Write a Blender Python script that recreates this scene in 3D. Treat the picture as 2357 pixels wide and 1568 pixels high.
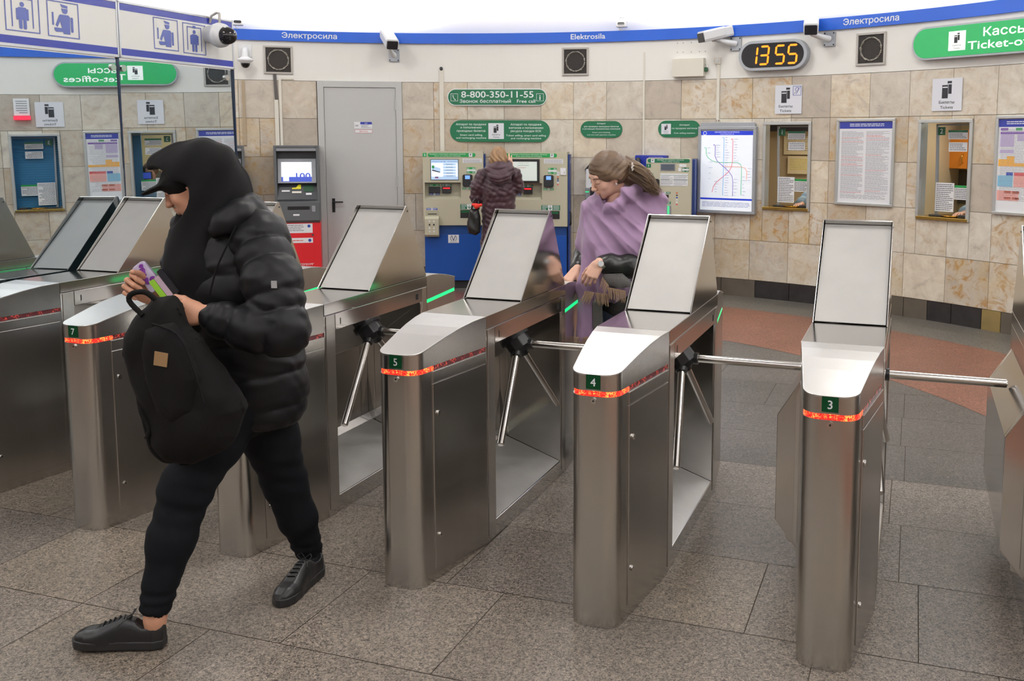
import bpy, math, random
import numpy as np
from mathutils import Matrix, Vector
PI = math.pi
rnd = random.Random(7)
for o in list(bpy.data.objects): bpy.data.objects.remove(o)
SC = bpy.context.scene
COL = SC.collection

# ------------------------------------------------------------------ camera, world, lights, exposure
CAM_H = 1.7761
cd = bpy.data.cameras.new('camera'); cam = bpy.data.objects.new('camera', cd); COL.objects.link(cam)
cd.sensor_width = 36.0; cd.lens = 2163.63 * 36 / 2357
cd.shift_x = (1178.5 - 1381.22) / 2357; cd.shift_y = -(784 - 561.27) / 2357
cd.clip_start = .05; cd.clip_end = 100
cam.matrix_world = (Matrix.Translation((0, 0, CAM_H)) @ Matrix.Rotation(PI/2 - .11, 4, 'X') @ Matrix.Rotation(.0034, 4, 'Z'))
SC.camera = cam
SC.view_settings.view_transform = 'Standard'; SC.view_settings.look = 'None'
SC.view_settings.gamma = 1; SC.view_settings.use_curve_mapping = False
SC.view_settings.exposure = -0.85
try:
    SC.cycles.use_denoising = True
    SC.cycles.max_bounces = 6; SC.cycles.diffuse_bounces = 3; SC.cycles.glossy_bounces = 4; SC.cycles.transparent_max_bounces = 6; SC.cycles.use_adaptive_sampling = True; SC.cycles.adaptive_threshold = .02
    SC.cycles.sample_clamp_indirect = 8
except Exception: pass
wd = bpy.data.worlds.new('world'); SC.world = wd; wd.use_nodes = True
wd.node_tree.nodes['Background'].inputs[0].default_value = (1, .96, .9, 1)
wd.node_tree.nodes['Background'].inputs[1].default_value = .25

CX, CY, R = -1.9076, 4.8459, 6.7972          # plan circle of the rotunda wall
def light(name, loc, rot, sx, sy, power, col=(1, .975, .94), shape='RECTANGLE'):
    l = bpy.data.lights.new(name, 'AREA'); l.shape = shape; l.size = sx; l.size_y = sy; l.energy = power; l.color = col
    o = bpy.data.objects.new(name, l); COL.objects.link(o); o.location = loc; o.rotation_euler = rot
    return o
# lamps hanging under the dome
for (x, y, z, s, p) in ((-3.9, 8.4, 4.6, 1.0, 95), (-.2, 8.8, 4.6, 1.0, 95), (2.3, 6.4, 4.6, 1.0, 80), (-4.2, 4.2, 4.6, 1.0, 70),
                        (-.3, 4.6, 4.7, 1.2, 120), (-2.6, 1.0, 4.6, 1.0, 60), (1.2, 1.0, 4.6, 1.0, 60), (3.2, 3.0, 4.4, 1.0, 70)):  # last lamp added out of view to brighten the pale rear wall
    light('ceiling_lamp', (x, y, z), (0, 0, 0), s, s, p, shape='DISK')
# cove lamps on top of the cornice, washing the dome
for k in range(18):
    a = math.radians(-70 + k * 20)
    rr = R - .45
    light('cove_lamp', (CX + rr*math.sin(a), CY + rr*math.cos(a), 3.16), (PI, 0, 0), 1.9, .12, 16 if k == 4 else 60).rotation_euler = (Matrix.Rotation(-a, 4, 'Z') @ Matrix.Rotation(PI - .25, 4, 'X')).to_euler()

# ------------------------------------------------------------------ materials
MAT = {}
def mat(name, col, rough=.5, metal=0, emit=None, es=1.0, spec=.5, coat=0, bump=None, sheen=0, noise=None, aniso=None):
    """bump=(scale,strength,dist[,stretch xyz]); noise=(scale, amount[,stretch])"""
    m = bpy.data.materials.new(name); m.use_nodes = True; n = m.node_tree.nodes; l = m.node_tree.links
    b = n['Principled BSDF']; b.inputs['Base Color'].default_value = (*col, 1); b.inputs['Roughness'].default_value = rough
    b.inputs['Metallic'].default_value = metal; b.inputs['Specular IOR Level'].default_value = spec
    if coat: b.inputs['Coat Weight'].default_value = coat; b.inputs['Coat Roughness'].default_value = .08
    if sheen: b.inputs['Sheen Weight'].default_value = sheen; b.inputs['Sheen Roughness'].default_value = .4
    if emit: b.inputs['Emission Color'].default_value = (*emit, 1); b.inputs['Emission Strength'].default_value = es
    tc = None
    if bump or noise: tc = n.new('ShaderNodeTexCoord')
    def tex(scale, st, detail=3):
        mp = n.new('ShaderNodeMapping'); mp.inputs['Scale'].default_value = st; l.new(tc.outputs['Object'], mp.inputs[0])
        t = n.new('ShaderNodeTexNoise'); t.inputs['Scale'].default_value = scale; t.inputs['Detail'].default_value = detail; l.new(mp.outputs[0], t.inputs[0]); return t
    if noise:
        t = tex(noise[0], noise[2] if len(noise) > 2 else (1, 1, 1))
        h = n.new('ShaderNodeHueSaturation'); h.inputs['Color'].default_value = (*col, 1)
        mr = n.new('ShaderNodeMapRange'); mr.inputs[1].default_value = .25; mr.inputs[2].default_value = .75
        mr.inputs[3].default_value = 1 - noise[1]; mr.inputs[4].default_value = 1 + noise[1]
        l.new(t.outputs[0], mr.inputs[0]); l.new(mr.outputs[0], h.inputs['Value']); l.new(h.outputs[0], b.inputs['Base Color'])
    if bump:
        t = tex(bump[0], bump[3] if len(bump) > 3 else (1, 1, 1), 4)
        bp = n.new('ShaderNodeBump'); bp.inputs['Strength'].default_value = bump[1]; bp.inputs['Distance'].default_value = bump[2]
        l.new(t.outputs[0], bp.inputs['Height']); l.new(bp.outputs[0], b.inputs['Normal'])
    MAT[name] = m; return m
def srgb(r, g, b):
    f = lambda c: (c/255/12.92 if c/255 <= .04045 else ((c/255 + .055)/1.055)**2.4)
    return (f(r), f(g), f(b))
steel = mat('brushed_steel', (.60, .585, .56), .24, 1, bump=(60, .03, .01, (14, 14, .12)), noise=(5, .05, (3, 3, .3)))
steel_m = mat('mirror_brushed_steel', (.60, .585, .565), .13, 1, noise=(3, .05))
steel_lid = mat('satin_steel_lid', (.72, .71, .69), .30, 1, bump=(90, .02, .01, (1, .1, 1)))
steel_pol = mat('polished_steel', (.70, .68, .65), .16, 1)
steel_edge = mat('steel_rim', (.66, .65, .63), .25, 1)
steel_in = mat('steel_tray', (.68, .665, .64), .38, .45, noise=(8, .08))
panel_m = mat('hood_panel_finish', srgb(176, 174, 171), .5, .1, noise=(7, .05))
black_p = mat('black_plastic', (.018, .018, .02), .35)
dark = mat('dark_void', (.01, .01, .011), .8)
rubber = mat('black_rubber', (.012, .012, .013), .6)
led_red = mat('red_led', (.5, .02, .01), .4, emit=(1, .07, .03), es=5)
led_green = mat('green_led', (.02, .4, .1), .4, emit=(.0, .85, .25), es=2.0)
def led_variation(m, lo, hi, cols):
    n = m.node_tree.nodes; l = m.node_tree.links; b = n['Principled BSDF']
    tc = n.new('ShaderNodeTexCoord'); t = n.new('ShaderNodeTexVoronoi'); t.inputs['Scale'].default_value = 260; t2 = n.new('ShaderNodeTexNoise'); t2.inputs['Scale'].default_value = 28
    sp = n.new('ShaderNodeSeparateColor'); l.new(tc.outputs['Object'], t.inputs[0]); l.new(tc.outputs['Object'], t2.inputs[0]); l.new(t.outputs['Color'], sp.inputs[0])
    a = n.new('ShaderNodeMath'); a.operation = 'MULTIPLY'; l.new(sp.outputs[0], a.inputs[0]); l.new(t2.outputs[0], a.inputs[1])
    r = n.new('ShaderNodeMapRange'); r.inputs[1].default_value = .40 if lo < 0 else .05; r.inputs[2].default_value = .5; r.inputs[3].default_value = max(lo, .02); r.inputs[4].default_value = hi
    cr = n.new('ShaderNodeValToRGB'); e = cr.color_ramp.elements; e[0].position = .05; e[0].color = (*cols[0], 1); e[1].position = .48; e[1].color = (*cols[2], 1); q = e.new(.25); q.color = (*cols[1], 1)
    l.new(a.outputs[0], r.inputs[0]); l.new(r.outputs[0], b.inputs['Emission Strength']); l.new(a.outputs[0], cr.inputs[0]); l.new(cr.outputs[0], b.inputs['Emission Color'])
led_variation(led_red, .9, 3.6, ((1, .01, .03), (1, .035, .02), (1, .32, .06)))
led_dim = mat('red_led_dim', (.11, .03, .035), .2, emit=(1, .06, .03), es=.5); led_variation(led_dim, -.75, .9, ((.6, .0, .02), (.8, .02, .03), (1, .10, .05)))
white_s = mat('sign_white', srgb(225, 228, 236), .35)
green_s = mat('sign_green', srgb(20, 108, 72), .35)
green_b = mat('label_green', srgb(30, 150, 75), .4)
green_d = mat('plate_green', srgb(14, 92, 52), .35)
black_s = mat('print_black', srgb(35, 35, 42), .5)
gray_s = mat('print_grey', srgb(120, 122, 132), .5)
blue_s = mat('sign_blue', srgb(48, 60, 160), .35)
white_l = mat('lettering_white', srgb(235, 238, 242), .4)
white_paint = mat('white_paint', srgb(238, 237, 232), .6, noise=(1.2, .02))
white_plastic = mat('white_plastic', srgb(226, 228, 230), .4)
cream_pl = mat('cream_plastic', srgb(224, 220, 208), .5)
alu = mat('aluminium', (.62, .63, .64), .32, 1)
alu_p = mat('grey_paint_metal', srgb(168, 172, 178), .4, .4)
navy = mat('navy_edge', srgb(22, 40, 66), .25)

# ------------------------------------------------------------------ mesh builder
class MB:
    def __init__(s): s.v = []; s.f = []; s.mi = []; s.mats = []; s.sm = []
    def m(s, material):
        if material not in s.mats: s.mats.append(material)
        return s.mats.index(material)
    def add(s, vs, fs, material, M=None, smooth=False):
        b = len(s.v); i = s.m(material)
        if M is not None: vs = [tuple(M @ Vector(v)) for v in vs]
        s.v += [tuple(v) for v in vs]; s.f += [tuple(b + q for q in f) for f in fs]; s.mi += [i]*len(fs); s.sm += [smooth]*len(fs)
        return s
    def box(s, x0, x1, y0, y1, z0, z1, material, M=None):
        vs = [(x, y, z) for z in (z0, z1) for y in (y0, y1) for x in (x0, x1)]
        fs = [(0, 2, 3, 1), (4, 5, 7, 6), (0, 1, 5, 4), (2, 6, 7, 3), (0, 4, 6, 2), (1, 3, 7, 5)]
        return s.add(vs, fs, material, M)
    def prism(s, poly, z0, z1, material, M=None, axis='Z', smooth=False):
        """poly in the two remaining axes, extruded along axis"""
        n = len(poly)
        def p(a, b, c):
            return {'Z': (a, b, c), 'Y': (a, c, b), 'X': (c, a, b)}[axis]
        vs = [p(a, b, z0) for a, b in poly] + [p(a, b, z1) for a, b in poly]
        area = sum(poly[i][0]*poly[(i+1) % n][1] - poly[(i+1) % n][0]*poly[i][1] for i in range(n))
        fl = (area < 0) ^ (axis == 'Y') ^ (z1 < z0)
        fs = [tuple(range(n-1, -1, -1)), tuple(range(n, 2*n))] + [(i, (i+1) % n, n + (i+1) % n, n + i) for i in range(n)]
        if fl: fs = [f[::-1] for f in fs]
        b = len(s.f)
        s.add(vs, fs, material, M)
        if smooth:
            for q in range(b + 2, len(s.f)): s.sm[q] = True
        return s
    def cyl(s, p0, p1, r0, material, r1=None, n=16, caps=True, M=None, smooth=True):
        r1 = r0 if r1 is None else r1
        p0 = Vector(p0); p1 = Vector(p1); d = (p1 - p0).normalized()
        a = d.orthogonal().normalized(); b = d.cross(a)
        vs = []
        for p, r in ((p0, r0), (p1, r1)):
            for i in range(n):
                t = 2*PI*i/n; vs.append(p + a*math.cos(t)*r + b*math.sin(t)*r)
        fs = [(i, (i+1) % n, n + (i+1) % n, n + i) for i in range(n)]
        s.add(vs, fs, material, M, smooth)
        if caps: s.add(vs, [tuple(range(n-1, -1, -1)), tuple(range(n, 2*n))], material, M)
        return s
    def tube(s, pts, r, material, n=8, M=None, caps=True):
        pts = [Vector(p) for p in pts]; vs = []; k = len(pts)
        rs = r if isinstance(r, (list, tuple)) else [r]*k
        prev = None
        for i, p in enumerate(pts):
            d = (pts[min(i+1, k-1)] - pts[max(i-1, 0)]).normalized()
            a = d.orthogonal().normalized() if prev is None else (prev - d*prev.dot(d)).normalized()
            prev = a; b = d.cross(a)
            for j in range(n):
                t = 2*PI*j/n; vs.append(p + a*math.cos(t)*rs[i] + b*math.sin(t)*rs[i])
        fs = [(i*n + j, i*n + (j+1) % n, (i+1)*n + (j+1) % n, (i+1)*n + j) for i in range(k-1) for j in range(n)]
        s.add(vs, fs, material, M, True)
        if caps: s.add(vs, [tuple(range(n-1, -1, -1)), tuple(range((k-1)*n, k*n))], material, M)
        return s
    def lathe(s, prof, material, n=24, M=None, cap=True):
        """prof = [(r,z)...] around Z"""
        vs = [(r*math.cos(2*PI*j/n), r*math.sin(2*PI*j/n), z) for r, z in prof for j in range(n)]
        fs = [(i*n + j, i*n + (j+1) % n, (i+1)*n + (j+1) % n, (i+1)*n + j) for i in range(len(prof)-1) for j in range(n)]
        s.add(vs, fs, material, M, True)
        if cap: s.add(vs, [tuple(range(n-1, -1, -1)), tuple(range((len(prof)-1)*n, len(prof)*n))], material, M)
        return s
    def ball(s, c, r, material, n=12, M=None, sc=(1, 1, 1)):
        vs = []; fs = []
        for i in range(n//2 + 1):
            th = PI*i/(n//2)
            for j in range(n):
                t = 2*PI*j/n; vs.append((c[0] + r*sc[0]*math.sin(th)*math.cos(t), c[1] + r*sc[1]*math.sin(th)*math.sin(t), c[2] - r*sc[2]*math.cos(th)))
        for i in range(n//2):
            for j in range(n): fs.append((i*n + j, i*n + (j+1) % n, (i+1)*n + (j+1) % n, (i+1)*n + j))
        return s.add(vs, fs, material, M, True)
    def build(s, name, parent=None, bevel=0, seg=2, autosm=False, M=None):
        me = bpy.data.meshes.new(name); me.from_pydata(s.v, [], s.f); 
        for m_ in s.mats: me.materials.append(m_)
        me.polygons.foreach_set('material_index', s.mi); me.polygons.foreach_set('use_smooth', s.sm); me.update()
        o = bpy.data.objects.new(name, me); COL.objects.link(o)
        if parent is not None: o.parent = parent
        if M is not None: o.matrix_basis = M
        if bevel:
            b = o.modifiers.new('bevel', 'BEVEL'); b.width = bevel; b.segments = seg; b.limit_method = 'ANGLE'; b.angle_limit = math.radians(40); b.harden_normals = False
        return o
def rrect(w, h, r, n=6, cx=0, cy=0):
    pts = []
    for (sx, sy, a0) in ((1, -1, -90), (1, 1, 0), (-1, 1, 90), (-1, -1, 180)):
        for i in range(n+1):
            a = math.radians(a0 + 90*i/n); pts.append((cx + sx*(w/2 - r) + r*math.cos(a), cy + sy*(h/2 - r) + r*math.sin(a)))
    return pts
def frame_prism(mb, w, h, t, z0, z1, material, M=None, cx=0, cy=0):
    """rectangular frame of bar width t"""
    for (a, b, c, d) in ((-w/2, w/2, h/2-t, h/2), (-w/2, w/2, -h/2, -h/2+t), (-w/2, -w/2+t, -h/2+t, h/2-t), (w/2-t, w/2, -h/2+t, h/2-t)):
        mb.box(cx+a, cx+b, cy+c, cy+d, z0, z1, material, M)
def tag(o, label=None, cat=None, group=None, kind=None):
    if label: o['label'] = label
    if cat: o['category'] = cat
    if group: o['group'] = group
    if kind: o['kind'] = kind
    return o
def thing(name, label, cat, M=None, group=None):
    o = bpy.data.objects.new(name, None); COL.objects.link(o); o.empty_display_size = .1
    if M is not None: o.matrix_world = M
    return tag(o, label, cat, group)
def copy_tree(o, M, label=None, group=None):
    c = o.copy(); COL.objects.link(c); c.matrix_world = M
    if label: c['label'] = label
    if group: c['group'] = group
    def rec(a, b):
        for ch in list(a.children):
            d = ch.copy(); COL.objects.link(d); d.parent = b; rec(ch, d)
    rec(o, c)
    return c
def azp(a, r=R, z=0.0):
    a = math.radians(a); return Vector((CX + r*math.sin(a), CY + r*math.cos(a), z))
def wallM(az, z, out=0.0):
    """frame on the wall: X right, Y up, Z towards the room"""
    a = math.radians(az); p = azp(az, R - out, z)
    x = Vector((math.cos(a), -math.sin(a), 0)); n = Vector((-math.sin(a), -math.cos(a), 0)); y = Vector((0, 0, 1))
    return Matrix(((x.x, y.x, n.x, p.x), (x.y, y.y, n.y, p.y), (x.z, y.z, n.z, p.z), (0, 0, 0, 1)))
DEG = R*PI/180      # metres per degree along the wall

# ------------------------------------------------------------------ lettering
_tc = {}
def glyphs(s, bold=0):
    """outlines of a string from the built-in font, filled contour by contour"""
    if s in _tc: return _tc[s]
    cu = bpy.data.curves.new('t', 'FONT'); cu.body = s; cu.size = 1; cu.resolution_u = 3; cu.fill_mode = 'NONE'
    o = bpy.data.objects.new('t', cu); COL.objects.link(o); bpy.context.view_layer.update()
    me = bpy.data.meshes.new_from_object(o.evaluated_get(bpy.context.evaluated_depsgraph_get()))
    co = [(v.co.x, v.co.y) for v in me.vertices]; nb = {}
    for e in me.edges: a, b = e.vertices; nb.setdefault(a, []).append(b); nb.setdefault(b, []).append(a)
    bpy.data.objects.remove(o); bpy.data.meshes.remove(me); bpy.data.curves.remove(cu)
    seen = set(); loops = []
    for st in sorted(nb):
        if st in seen: continue
        lp = [st]; seen.add(st); cur = st; nx_ = min(nb[st])
        if st + 1 in nb[st]: nx_ = st + 1
        while nx_ not in seen:
            lp.append(nx_); seen.add(nx_); cur = nx_; c = [q for q in nb[cur] if q not in seen]
            if not c: break
            nx_ = c[0]
        if len(lp) > 2: loops.append(lp)
    # non-zero winding fill, cut into thin trapezoids so that overlapping strokes of one letter stay solid
    E_ = []
    for lp in loops:
        for k in range(len(lp)):
            (x0, y0), (x1, y1) = co[lp[k]], co[lp[(k+1) % len(lp)]]
            if abs(y1 - y0) > 1e-9: E_.append((x0, y0, x1, y1, 1) if y1 > y0 else (x1, y1, x0, y0, -1))
    vs = []; fs = []
    if E_:
        ys = sorted({round(e[1]/.011)*.011 for e in E_} | {round(e[3]/.011)*.011 for e in E_}); lo, hi = min(e[1] for e in E_), max(e[3] for e in E_); ys = sorted({lo, hi, *[y for y in ys if lo + .003 < y < hi - .003]})
        for ya, yb in zip(ys[:-1], ys[1:]):
            ym = (ya + yb)/2; cr = []
            for (x0, y0, x1, y1, d) in E_:
                if y0 <= ym < y1: m_ = (x1 - x0)/(y1 - y0); c = lambda y: x0 + m_*(min(max(y, y0), y1) - y0); cr.append((x0 + m_*(ym - y0), c(ya), c(yb), d))
            cr.sort(); w_ = 0; st = None
            for q in cr:
                if w_ == 0: st = q
                w_ += q[3]
                if w_ == 0 and q[0] - st[0] > 1e-5: b = len(vs); vs += [(st[1], ya, 0), (q[1], ya, 0), (q[2], yb, 0), (st[2], yb, 0)]; fs.append((b, b+1, b+2, b+3))
    _tc[s] = (vs, fs); return _tc[s]
def txt(mb, s, x, y, h, material, z=.0, w=None, align='C', bold=.02, M=None, slant=0):
    """h = cap height, y = baseline, w = forced width"""
    vs, fs = glyphs(s, 0)
    if not vs: return
    x0 = min(v[0] for v in vs); x1 = max(v[0] for v in vs); sc = h/.715; sx = sc if w is None else w/(x1 - x0)
    wd_ = (x1 - x0)*sx; ox = {'C': x - wd_/2, 'L': x, 'R': x - wd_}[align]
    offs = ((0, 0),) if bold <= 0 or h < .016 else ((-bold*sc*.5, 0), (bold*sc*.5, 0), (0, bold*sc*.4), (0, -bold*sc*.4))
    for q, (dx, dy) in enumerate(offs): mb.add([(ox + (v[0] - x0)*sx + slant*v[1]*sc + dx, y + v[1]*sc + dy, z + q*2e-5) for v in vs], fs, material, M)
def textlines(mb, x0, x1, y1, y0, n, material, z, frac=.45, seed=1, red=None, gap=.12):
    """unreadable small print: rows of word-length bars"""
    r = random.Random(seed); dy = (y1 - y0)/n
    for i in range(n):
        y = y1 - (i + .5)*dy; x = x0; end = x1 - (x1 - x0)*(r.random()*.35 if r.random() < .45 else 0)
        m_ = red if (red and r.random() < .12) else material
        while x < end - .002:
            w = min((x1 - x0)*(.05 + .12*r.random()), end - x); mb.box(x, x + w, y - dy*frac/2, y + dy*frac/2, z, z + .0006, m_); x += w + (x1 - x0)*.018
# ------------------------------------------------------------------ the room
def tile_material():
    m = bpy.data.materials.new('marble_tile'); m.use_nodes = True; n = m.node_tree.nodes; l = m.node_tree.links; b = n['Principled BSDF']
    at = n.new('ShaderNodeAttribute'); at.attribute_name = 'tone'
    tc = n.new('ShaderNodeTexCoord')
    off = n.new('ShaderNodeVectorMath'); off.operation = 'MULTIPLY_ADD'; l.new(at.outputs['Color'], off.inputs[0]); off.inputs[1].default_value = (37, 23, 51); l.new(tc.outputs['Object'], off.inputs[2])
    def noise(sc, det, dist=0, rough=.55):
        t = n.new('ShaderNodeTexNoise'); t.inputs['Scale'].default_value = sc; t.inputs['Detail'].default_value = det; t.inputs['Distortion'].default_value = dist; t.inputs['Roughness'].default_value = rough
        l.new(off.outputs[0], t.inputs[0]); return t
    def ramp(src, stops):
        r = n.new('ShaderNodeValToRGB'); e = r.color_ramp.elements
        e[0].position = stops[0][0]; e[0].color = (*stops[0][1], 1); e[1].position = stops[-1][0]; e[1].color = (*stops[-1][1], 1)
        for p, c in stops[1:-1]:
            q = e.new(p); q.color = (*c, 1)
        l.new(src, r.inputs[0]); return r
    def mix(fac, a, bb, typ='MIX'):
        x = n.new('ShaderNodeMix'); x.data_type = 'RGBA'; x.blend_type = typ
        if isinstance(fac, float): x.inputs[0].default_value = fac
        else: l.new(fac, x.inputs[0])
        l.new(a, x.inputs[6]); l.new(bb, x.inputs[7]); return x.outputs[2]
    sep = n.new('ShaderNodeSeparateColor'); l.new(at.outputs['Color'], sep.inputs[0])
    base = ramp(sep.outputs[0], [(0, srgb(138, 124, 106)), (.25, srgb(180, 168, 150)), (.6, srgb(206, 201, 190)), (.85, srgb(216, 211, 200)), (1, srgb(214, 198, 166))])
    cloud = ramp(noise(6.5, 10, .6, .68).outputs[0], [(.30, srgb(146, 132, 112)), (.44, srgb(206, 197, 182)), (.56, srgb(222, 218, 208)), (.70, srgb(240, 238, 232))])
    c = mix(.8, base.outputs[0], cloud.outputs[0], 'MULTIPLY')
    br = n.new('ShaderNodeBrightContrast'); l.new(c, br.inputs[0]); br.inputs[1].default_value = .20
    # ochre rust blooms, strength by tile
    rust = ramp(noise(7, 9, 1.6, .65).outputs[0], [(.50, (0, 0, 0)), (.66, (1, 1, 1))])
    mul = n.new('ShaderNodeMath'); mul.operation = 'MULTIPLY'; l.new(rust.outputs[0], mul.inputs[0]); l.new(sep.outputs[1], mul.inputs[1])
    oc = n.new('ShaderNodeRGB'); oc.outputs[0].default_value = (*srgb(176, 128, 62), 1)
    c2 = mix(mul.outputs[0], br.outputs[0], oc.outputs[0])
    wash = ramp(noise(2.2, 4, .5).outputs[0], [(.36, (0, 0, 0)), (.60, (1, 1, 1))]); m3 = n.new('ShaderNodeMath'); m3.operation = 'MULTIPLY'; l.new(wash.outputs[0], m3.inputs[0]); l.new(sep.outputs[1], m3.inputs[1]); m4 = n.new('ShaderNodeMath'); m4.operation = 'MULTIPLY'; l.new(m3.outputs[0], m4.inputs[0]); m4.inputs[1].default_value = .62
    oc2 = n.new('ShaderNodeRGB'); oc2.outputs[0].default_value = (*srgb(196, 166, 110), 1); c2 = mix(m4.outputs[0], c2, oc2.outputs[0])
    # dark specks and veins
    sp = ramp(noise(38, 5, .4).outputs[0], [(.66, (0, 0, 0)), (.74, (1, 1, 1))])
    mu2 = n.new('ShaderNodeMath'); mu2.operation = 'MULTIPLY'; l.new(sp.outputs[0], mu2.inputs[0]); mu2.inputs[1].default_value = .45
    dk = n.new('ShaderNodeRGB'); dk.outputs[0].default_value = (*srgb(120, 96, 66), 1)
    c3 = mix(mu2.outputs[0], c2, dk.outputs[0])
    l.new(c3, b.inputs['Base Color'])
    b.inputs['Roughness'].default_value = .22; b.inputs['Specular IOR Level'].default_value = .45
    bp = n.new('ShaderNodeBump'); bp.inputs['Strength'].default_value = .12; bp.inputs['Distance'].default_value = .01; l.new(noise(9, 3).outputs[0], bp.inputs['Height']); l.new(bp.outputs[0], b.inputs['Normal'])
    return m
marble = tile_material()
grout = mat('grout', srgb(118, 104, 84), .9)
basem = mat('plinth_stone', srgb(92, 84, 74), .3, noise=(4, .25))
baseb = mat('plinth_black_marble', srgb(44, 42, 42), .2, noise=(9, .3))
basey = mat('plinth_ochre', srgb(136, 116, 72), .35, noise=(5, .2))

JOINTS = [-20.4, -16.8, -12.92, -8.6, -4.4, -1.17, 2.32, 6.15, 10.02, 13.45, 16.92, 20.84, 24.73, 28.4, 32.02, 35.93, 39.75, 43.49, 47.18, 51.06, 54.93]
js = list(JOINTS)
while js[-1] < 100: js.append(js[-1] + 3.8)
while js[0] > -96: js.insert(0, js[0] - 3.8)
ZR = [.198, .650, 1.109, 1.563, 2.021, 2.470]
DOOR = (-12.85, -4.4, 0, 2.475)
WINS = [(33.25, 38.0, 1.012, 1.98), (48.2, 53.0, 1.006, 1.985), (60.9, 65.65, 1.006, 1.985)]
def blocked(a0, a1, z0, z1):
    """cut a cell by the openings; returns list of remaining cells"""
    cells = [(a0, a1, z0, z1)]
    for (wa, wb, wz0, wz1) in WINS + [DOOR]:
        out = []
        for (p, q, r_, s_) in cells:
            if q <= wa or p >= wb or s_ <= wz0 or r_ >= wz1: out.append((p, q, r_, s_)); continue
            if p < wa: out.append((p, wa, r_, s_))
            if q > wb: out.append((wb, q, r_, s_))
            P, Q = max(p, wa), min(q, wb)
            if r_ < wz0: out.append((P, Q, r_, wz0))
            if s_ > wz1: out.append((P, Q, wz1, s_))
        cells = out
    return [c for c in cells if c[1] - c[0] > .12 and c[3] - c[2] > .012]
RUSTY = {(32.02, 1): .9, (35.93, 1): .95, (28.4, 4): .75, (24.73, 4): .65, (39.75, 1): .4, (51.06, 0): .9, (54.93, 0): .8, (-1.17, 3): .35, (2.32, 3): .3, (28.4, 0): .55, (35.93, 2): .5}
def tiled_wall():
    vs = []; fs = []; tone = []
    g = .0022
    for row in range(5):
        z0, z1 = ZR[row], ZR[row+1]
        for i in range(len(js)-1):
            a0, a1 = js[i], js[i+1]
            t = .15 + .8*rnd.random(); ru = rnd.random()**3*.8
            if row < 2: ru = max(ru, rnd.random()*.45)
            if a0 < -12: t *= .35 if row < 4 else .9
            ru = RUSTY.get((a0, row), ru)
            cells = [(a0, a1)]
            if rnd.random() < .16 and row in (1, 2, 3): mid = a0 + (a1 - a0)*rnd.uniform(.35, .65); cells = [(a0, mid), (mid, a1)]
            for (p, q) in cells:
                if len(cells) > 1: t = min(1, max(0, t + rnd.uniform(-.25, .25)))
                for (c0, c1, d0, d1) in blocked(p, q, z0, z1):
                    ga = math.degrees(g/R); b = len(vs)
                    A0, A1, D0, D1 = c0 + ga, c1 - ga, d0 + g, d1 - g
                    for rr, s_ in ((R + .018, 0), (R, 0)):
                        for (aa, zz) in ((A0, D0), (A1, D0), (A1, D1), (A0, D1)):
                            vs.append(tuple(azp(aa, rr, zz)))
                    fs += [(b+4, b+5, b+6, b+7)] + [(b+k, b+(k+1) % 4, b+4+(k+1) % 4, b+4+k) for k in range(4)]
                    tone += [(t, ru, rnd.random())]*5
    me = bpy.data.meshes.new('wall_back'); me.from_pydata(vs, [], [f[::-1] for f in fs]); me.materials.append(marble)
    at = me.color_attributes.new('tone', 'FLOAT_COLOR', 'CORNER'); k = 0
    for p, c in zip(me.polygons, tone):
        for li in p.loop_indices: at.data[li].color = (*c, 1)
    me.update()
    o = bpy.data.objects.new('wall_back', me); COL.objects.link(o); tag(o, 'curved wall faced with beige and ochre marble tiles', kind='structure'); return o
tiled_wall()
def arc_strip(mb, a0, a1, z0, z1, rin, rout, material, step=1.9):
    n = max(1, int(math.ceil((a1 - a0)/step)))
    vs = []; fs = []
    for i in range(n+1):
        a = a0 + (a1 - a0)*i/n
        vs += [tuple(azp(a, rin, z0)), tuple(azp(a, rin, z1)), tuple(azp(a, rout, z1)), tuple(azp(a, rout, z0))]
    for i in range(n):
        b = 4*i
        for k in range(4): fs.append((b + k, b + (k+1) % 4, b + 4 + (k+1) % 4, b + 4 + k))
    fs += [(3, 2, 1, 0), tuple(4*n + k for k in range(4))]
    mb.add(vs, fs, material)
# backing behind the tiles (joints), with the openings left out
mb = MB()
for i in range(len(js)-1):
    for c in blocked(js[i], js[i+1], 0, 2.47): arc_strip(mb, c[0], c[1], c[2], c[3], R + .0125, R + .10, grout, 2)
tag(mb.build('wall_core'), 'mortar bed behind the marble tiles', kind='structure')
# white plaster band, blue fascia, rear walls
mb = MB(); arc_strip(mb, -180, 180, 2.472, 2.935, R - .004, R + .12, white_paint)
tag(mb.build('wall_upper'), 'white plaster band above the marble tiles', kind='structure')
fascia_blue = mat('fascia_blue', srgb(22, 92, 205), .3, noise=(2, .04))
mb = MB(); arc_strip(mb, -180, 180, 2.932, 3.055, R - .035, R + .12, fascia_blue)
tag(mb.build('trim_1'), 'blue name fascia running round the top of the wall', kind='structure')
rear_m = mat('rear_wall_stone', srgb(112, 100, 86), .35, noise=(2.5, .25))
rear_l = mat('rear_wall_pale', srgb(196, 188, 172), .3, noise=(3, .12))  # unseen stretch made pale so the rounded steel corners reflect a bright band
mb = MB(); arc_strip(mb, 176, 263.5, 0, 2.47, R, R + .1, rear_m); arc_strip(mb, 100.2, 176, 0, 2.47, R, R + .1, rear_l)
tag(mb.build('wall_rear'), 'stone wall behind the viewer', kind='structure')
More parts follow.
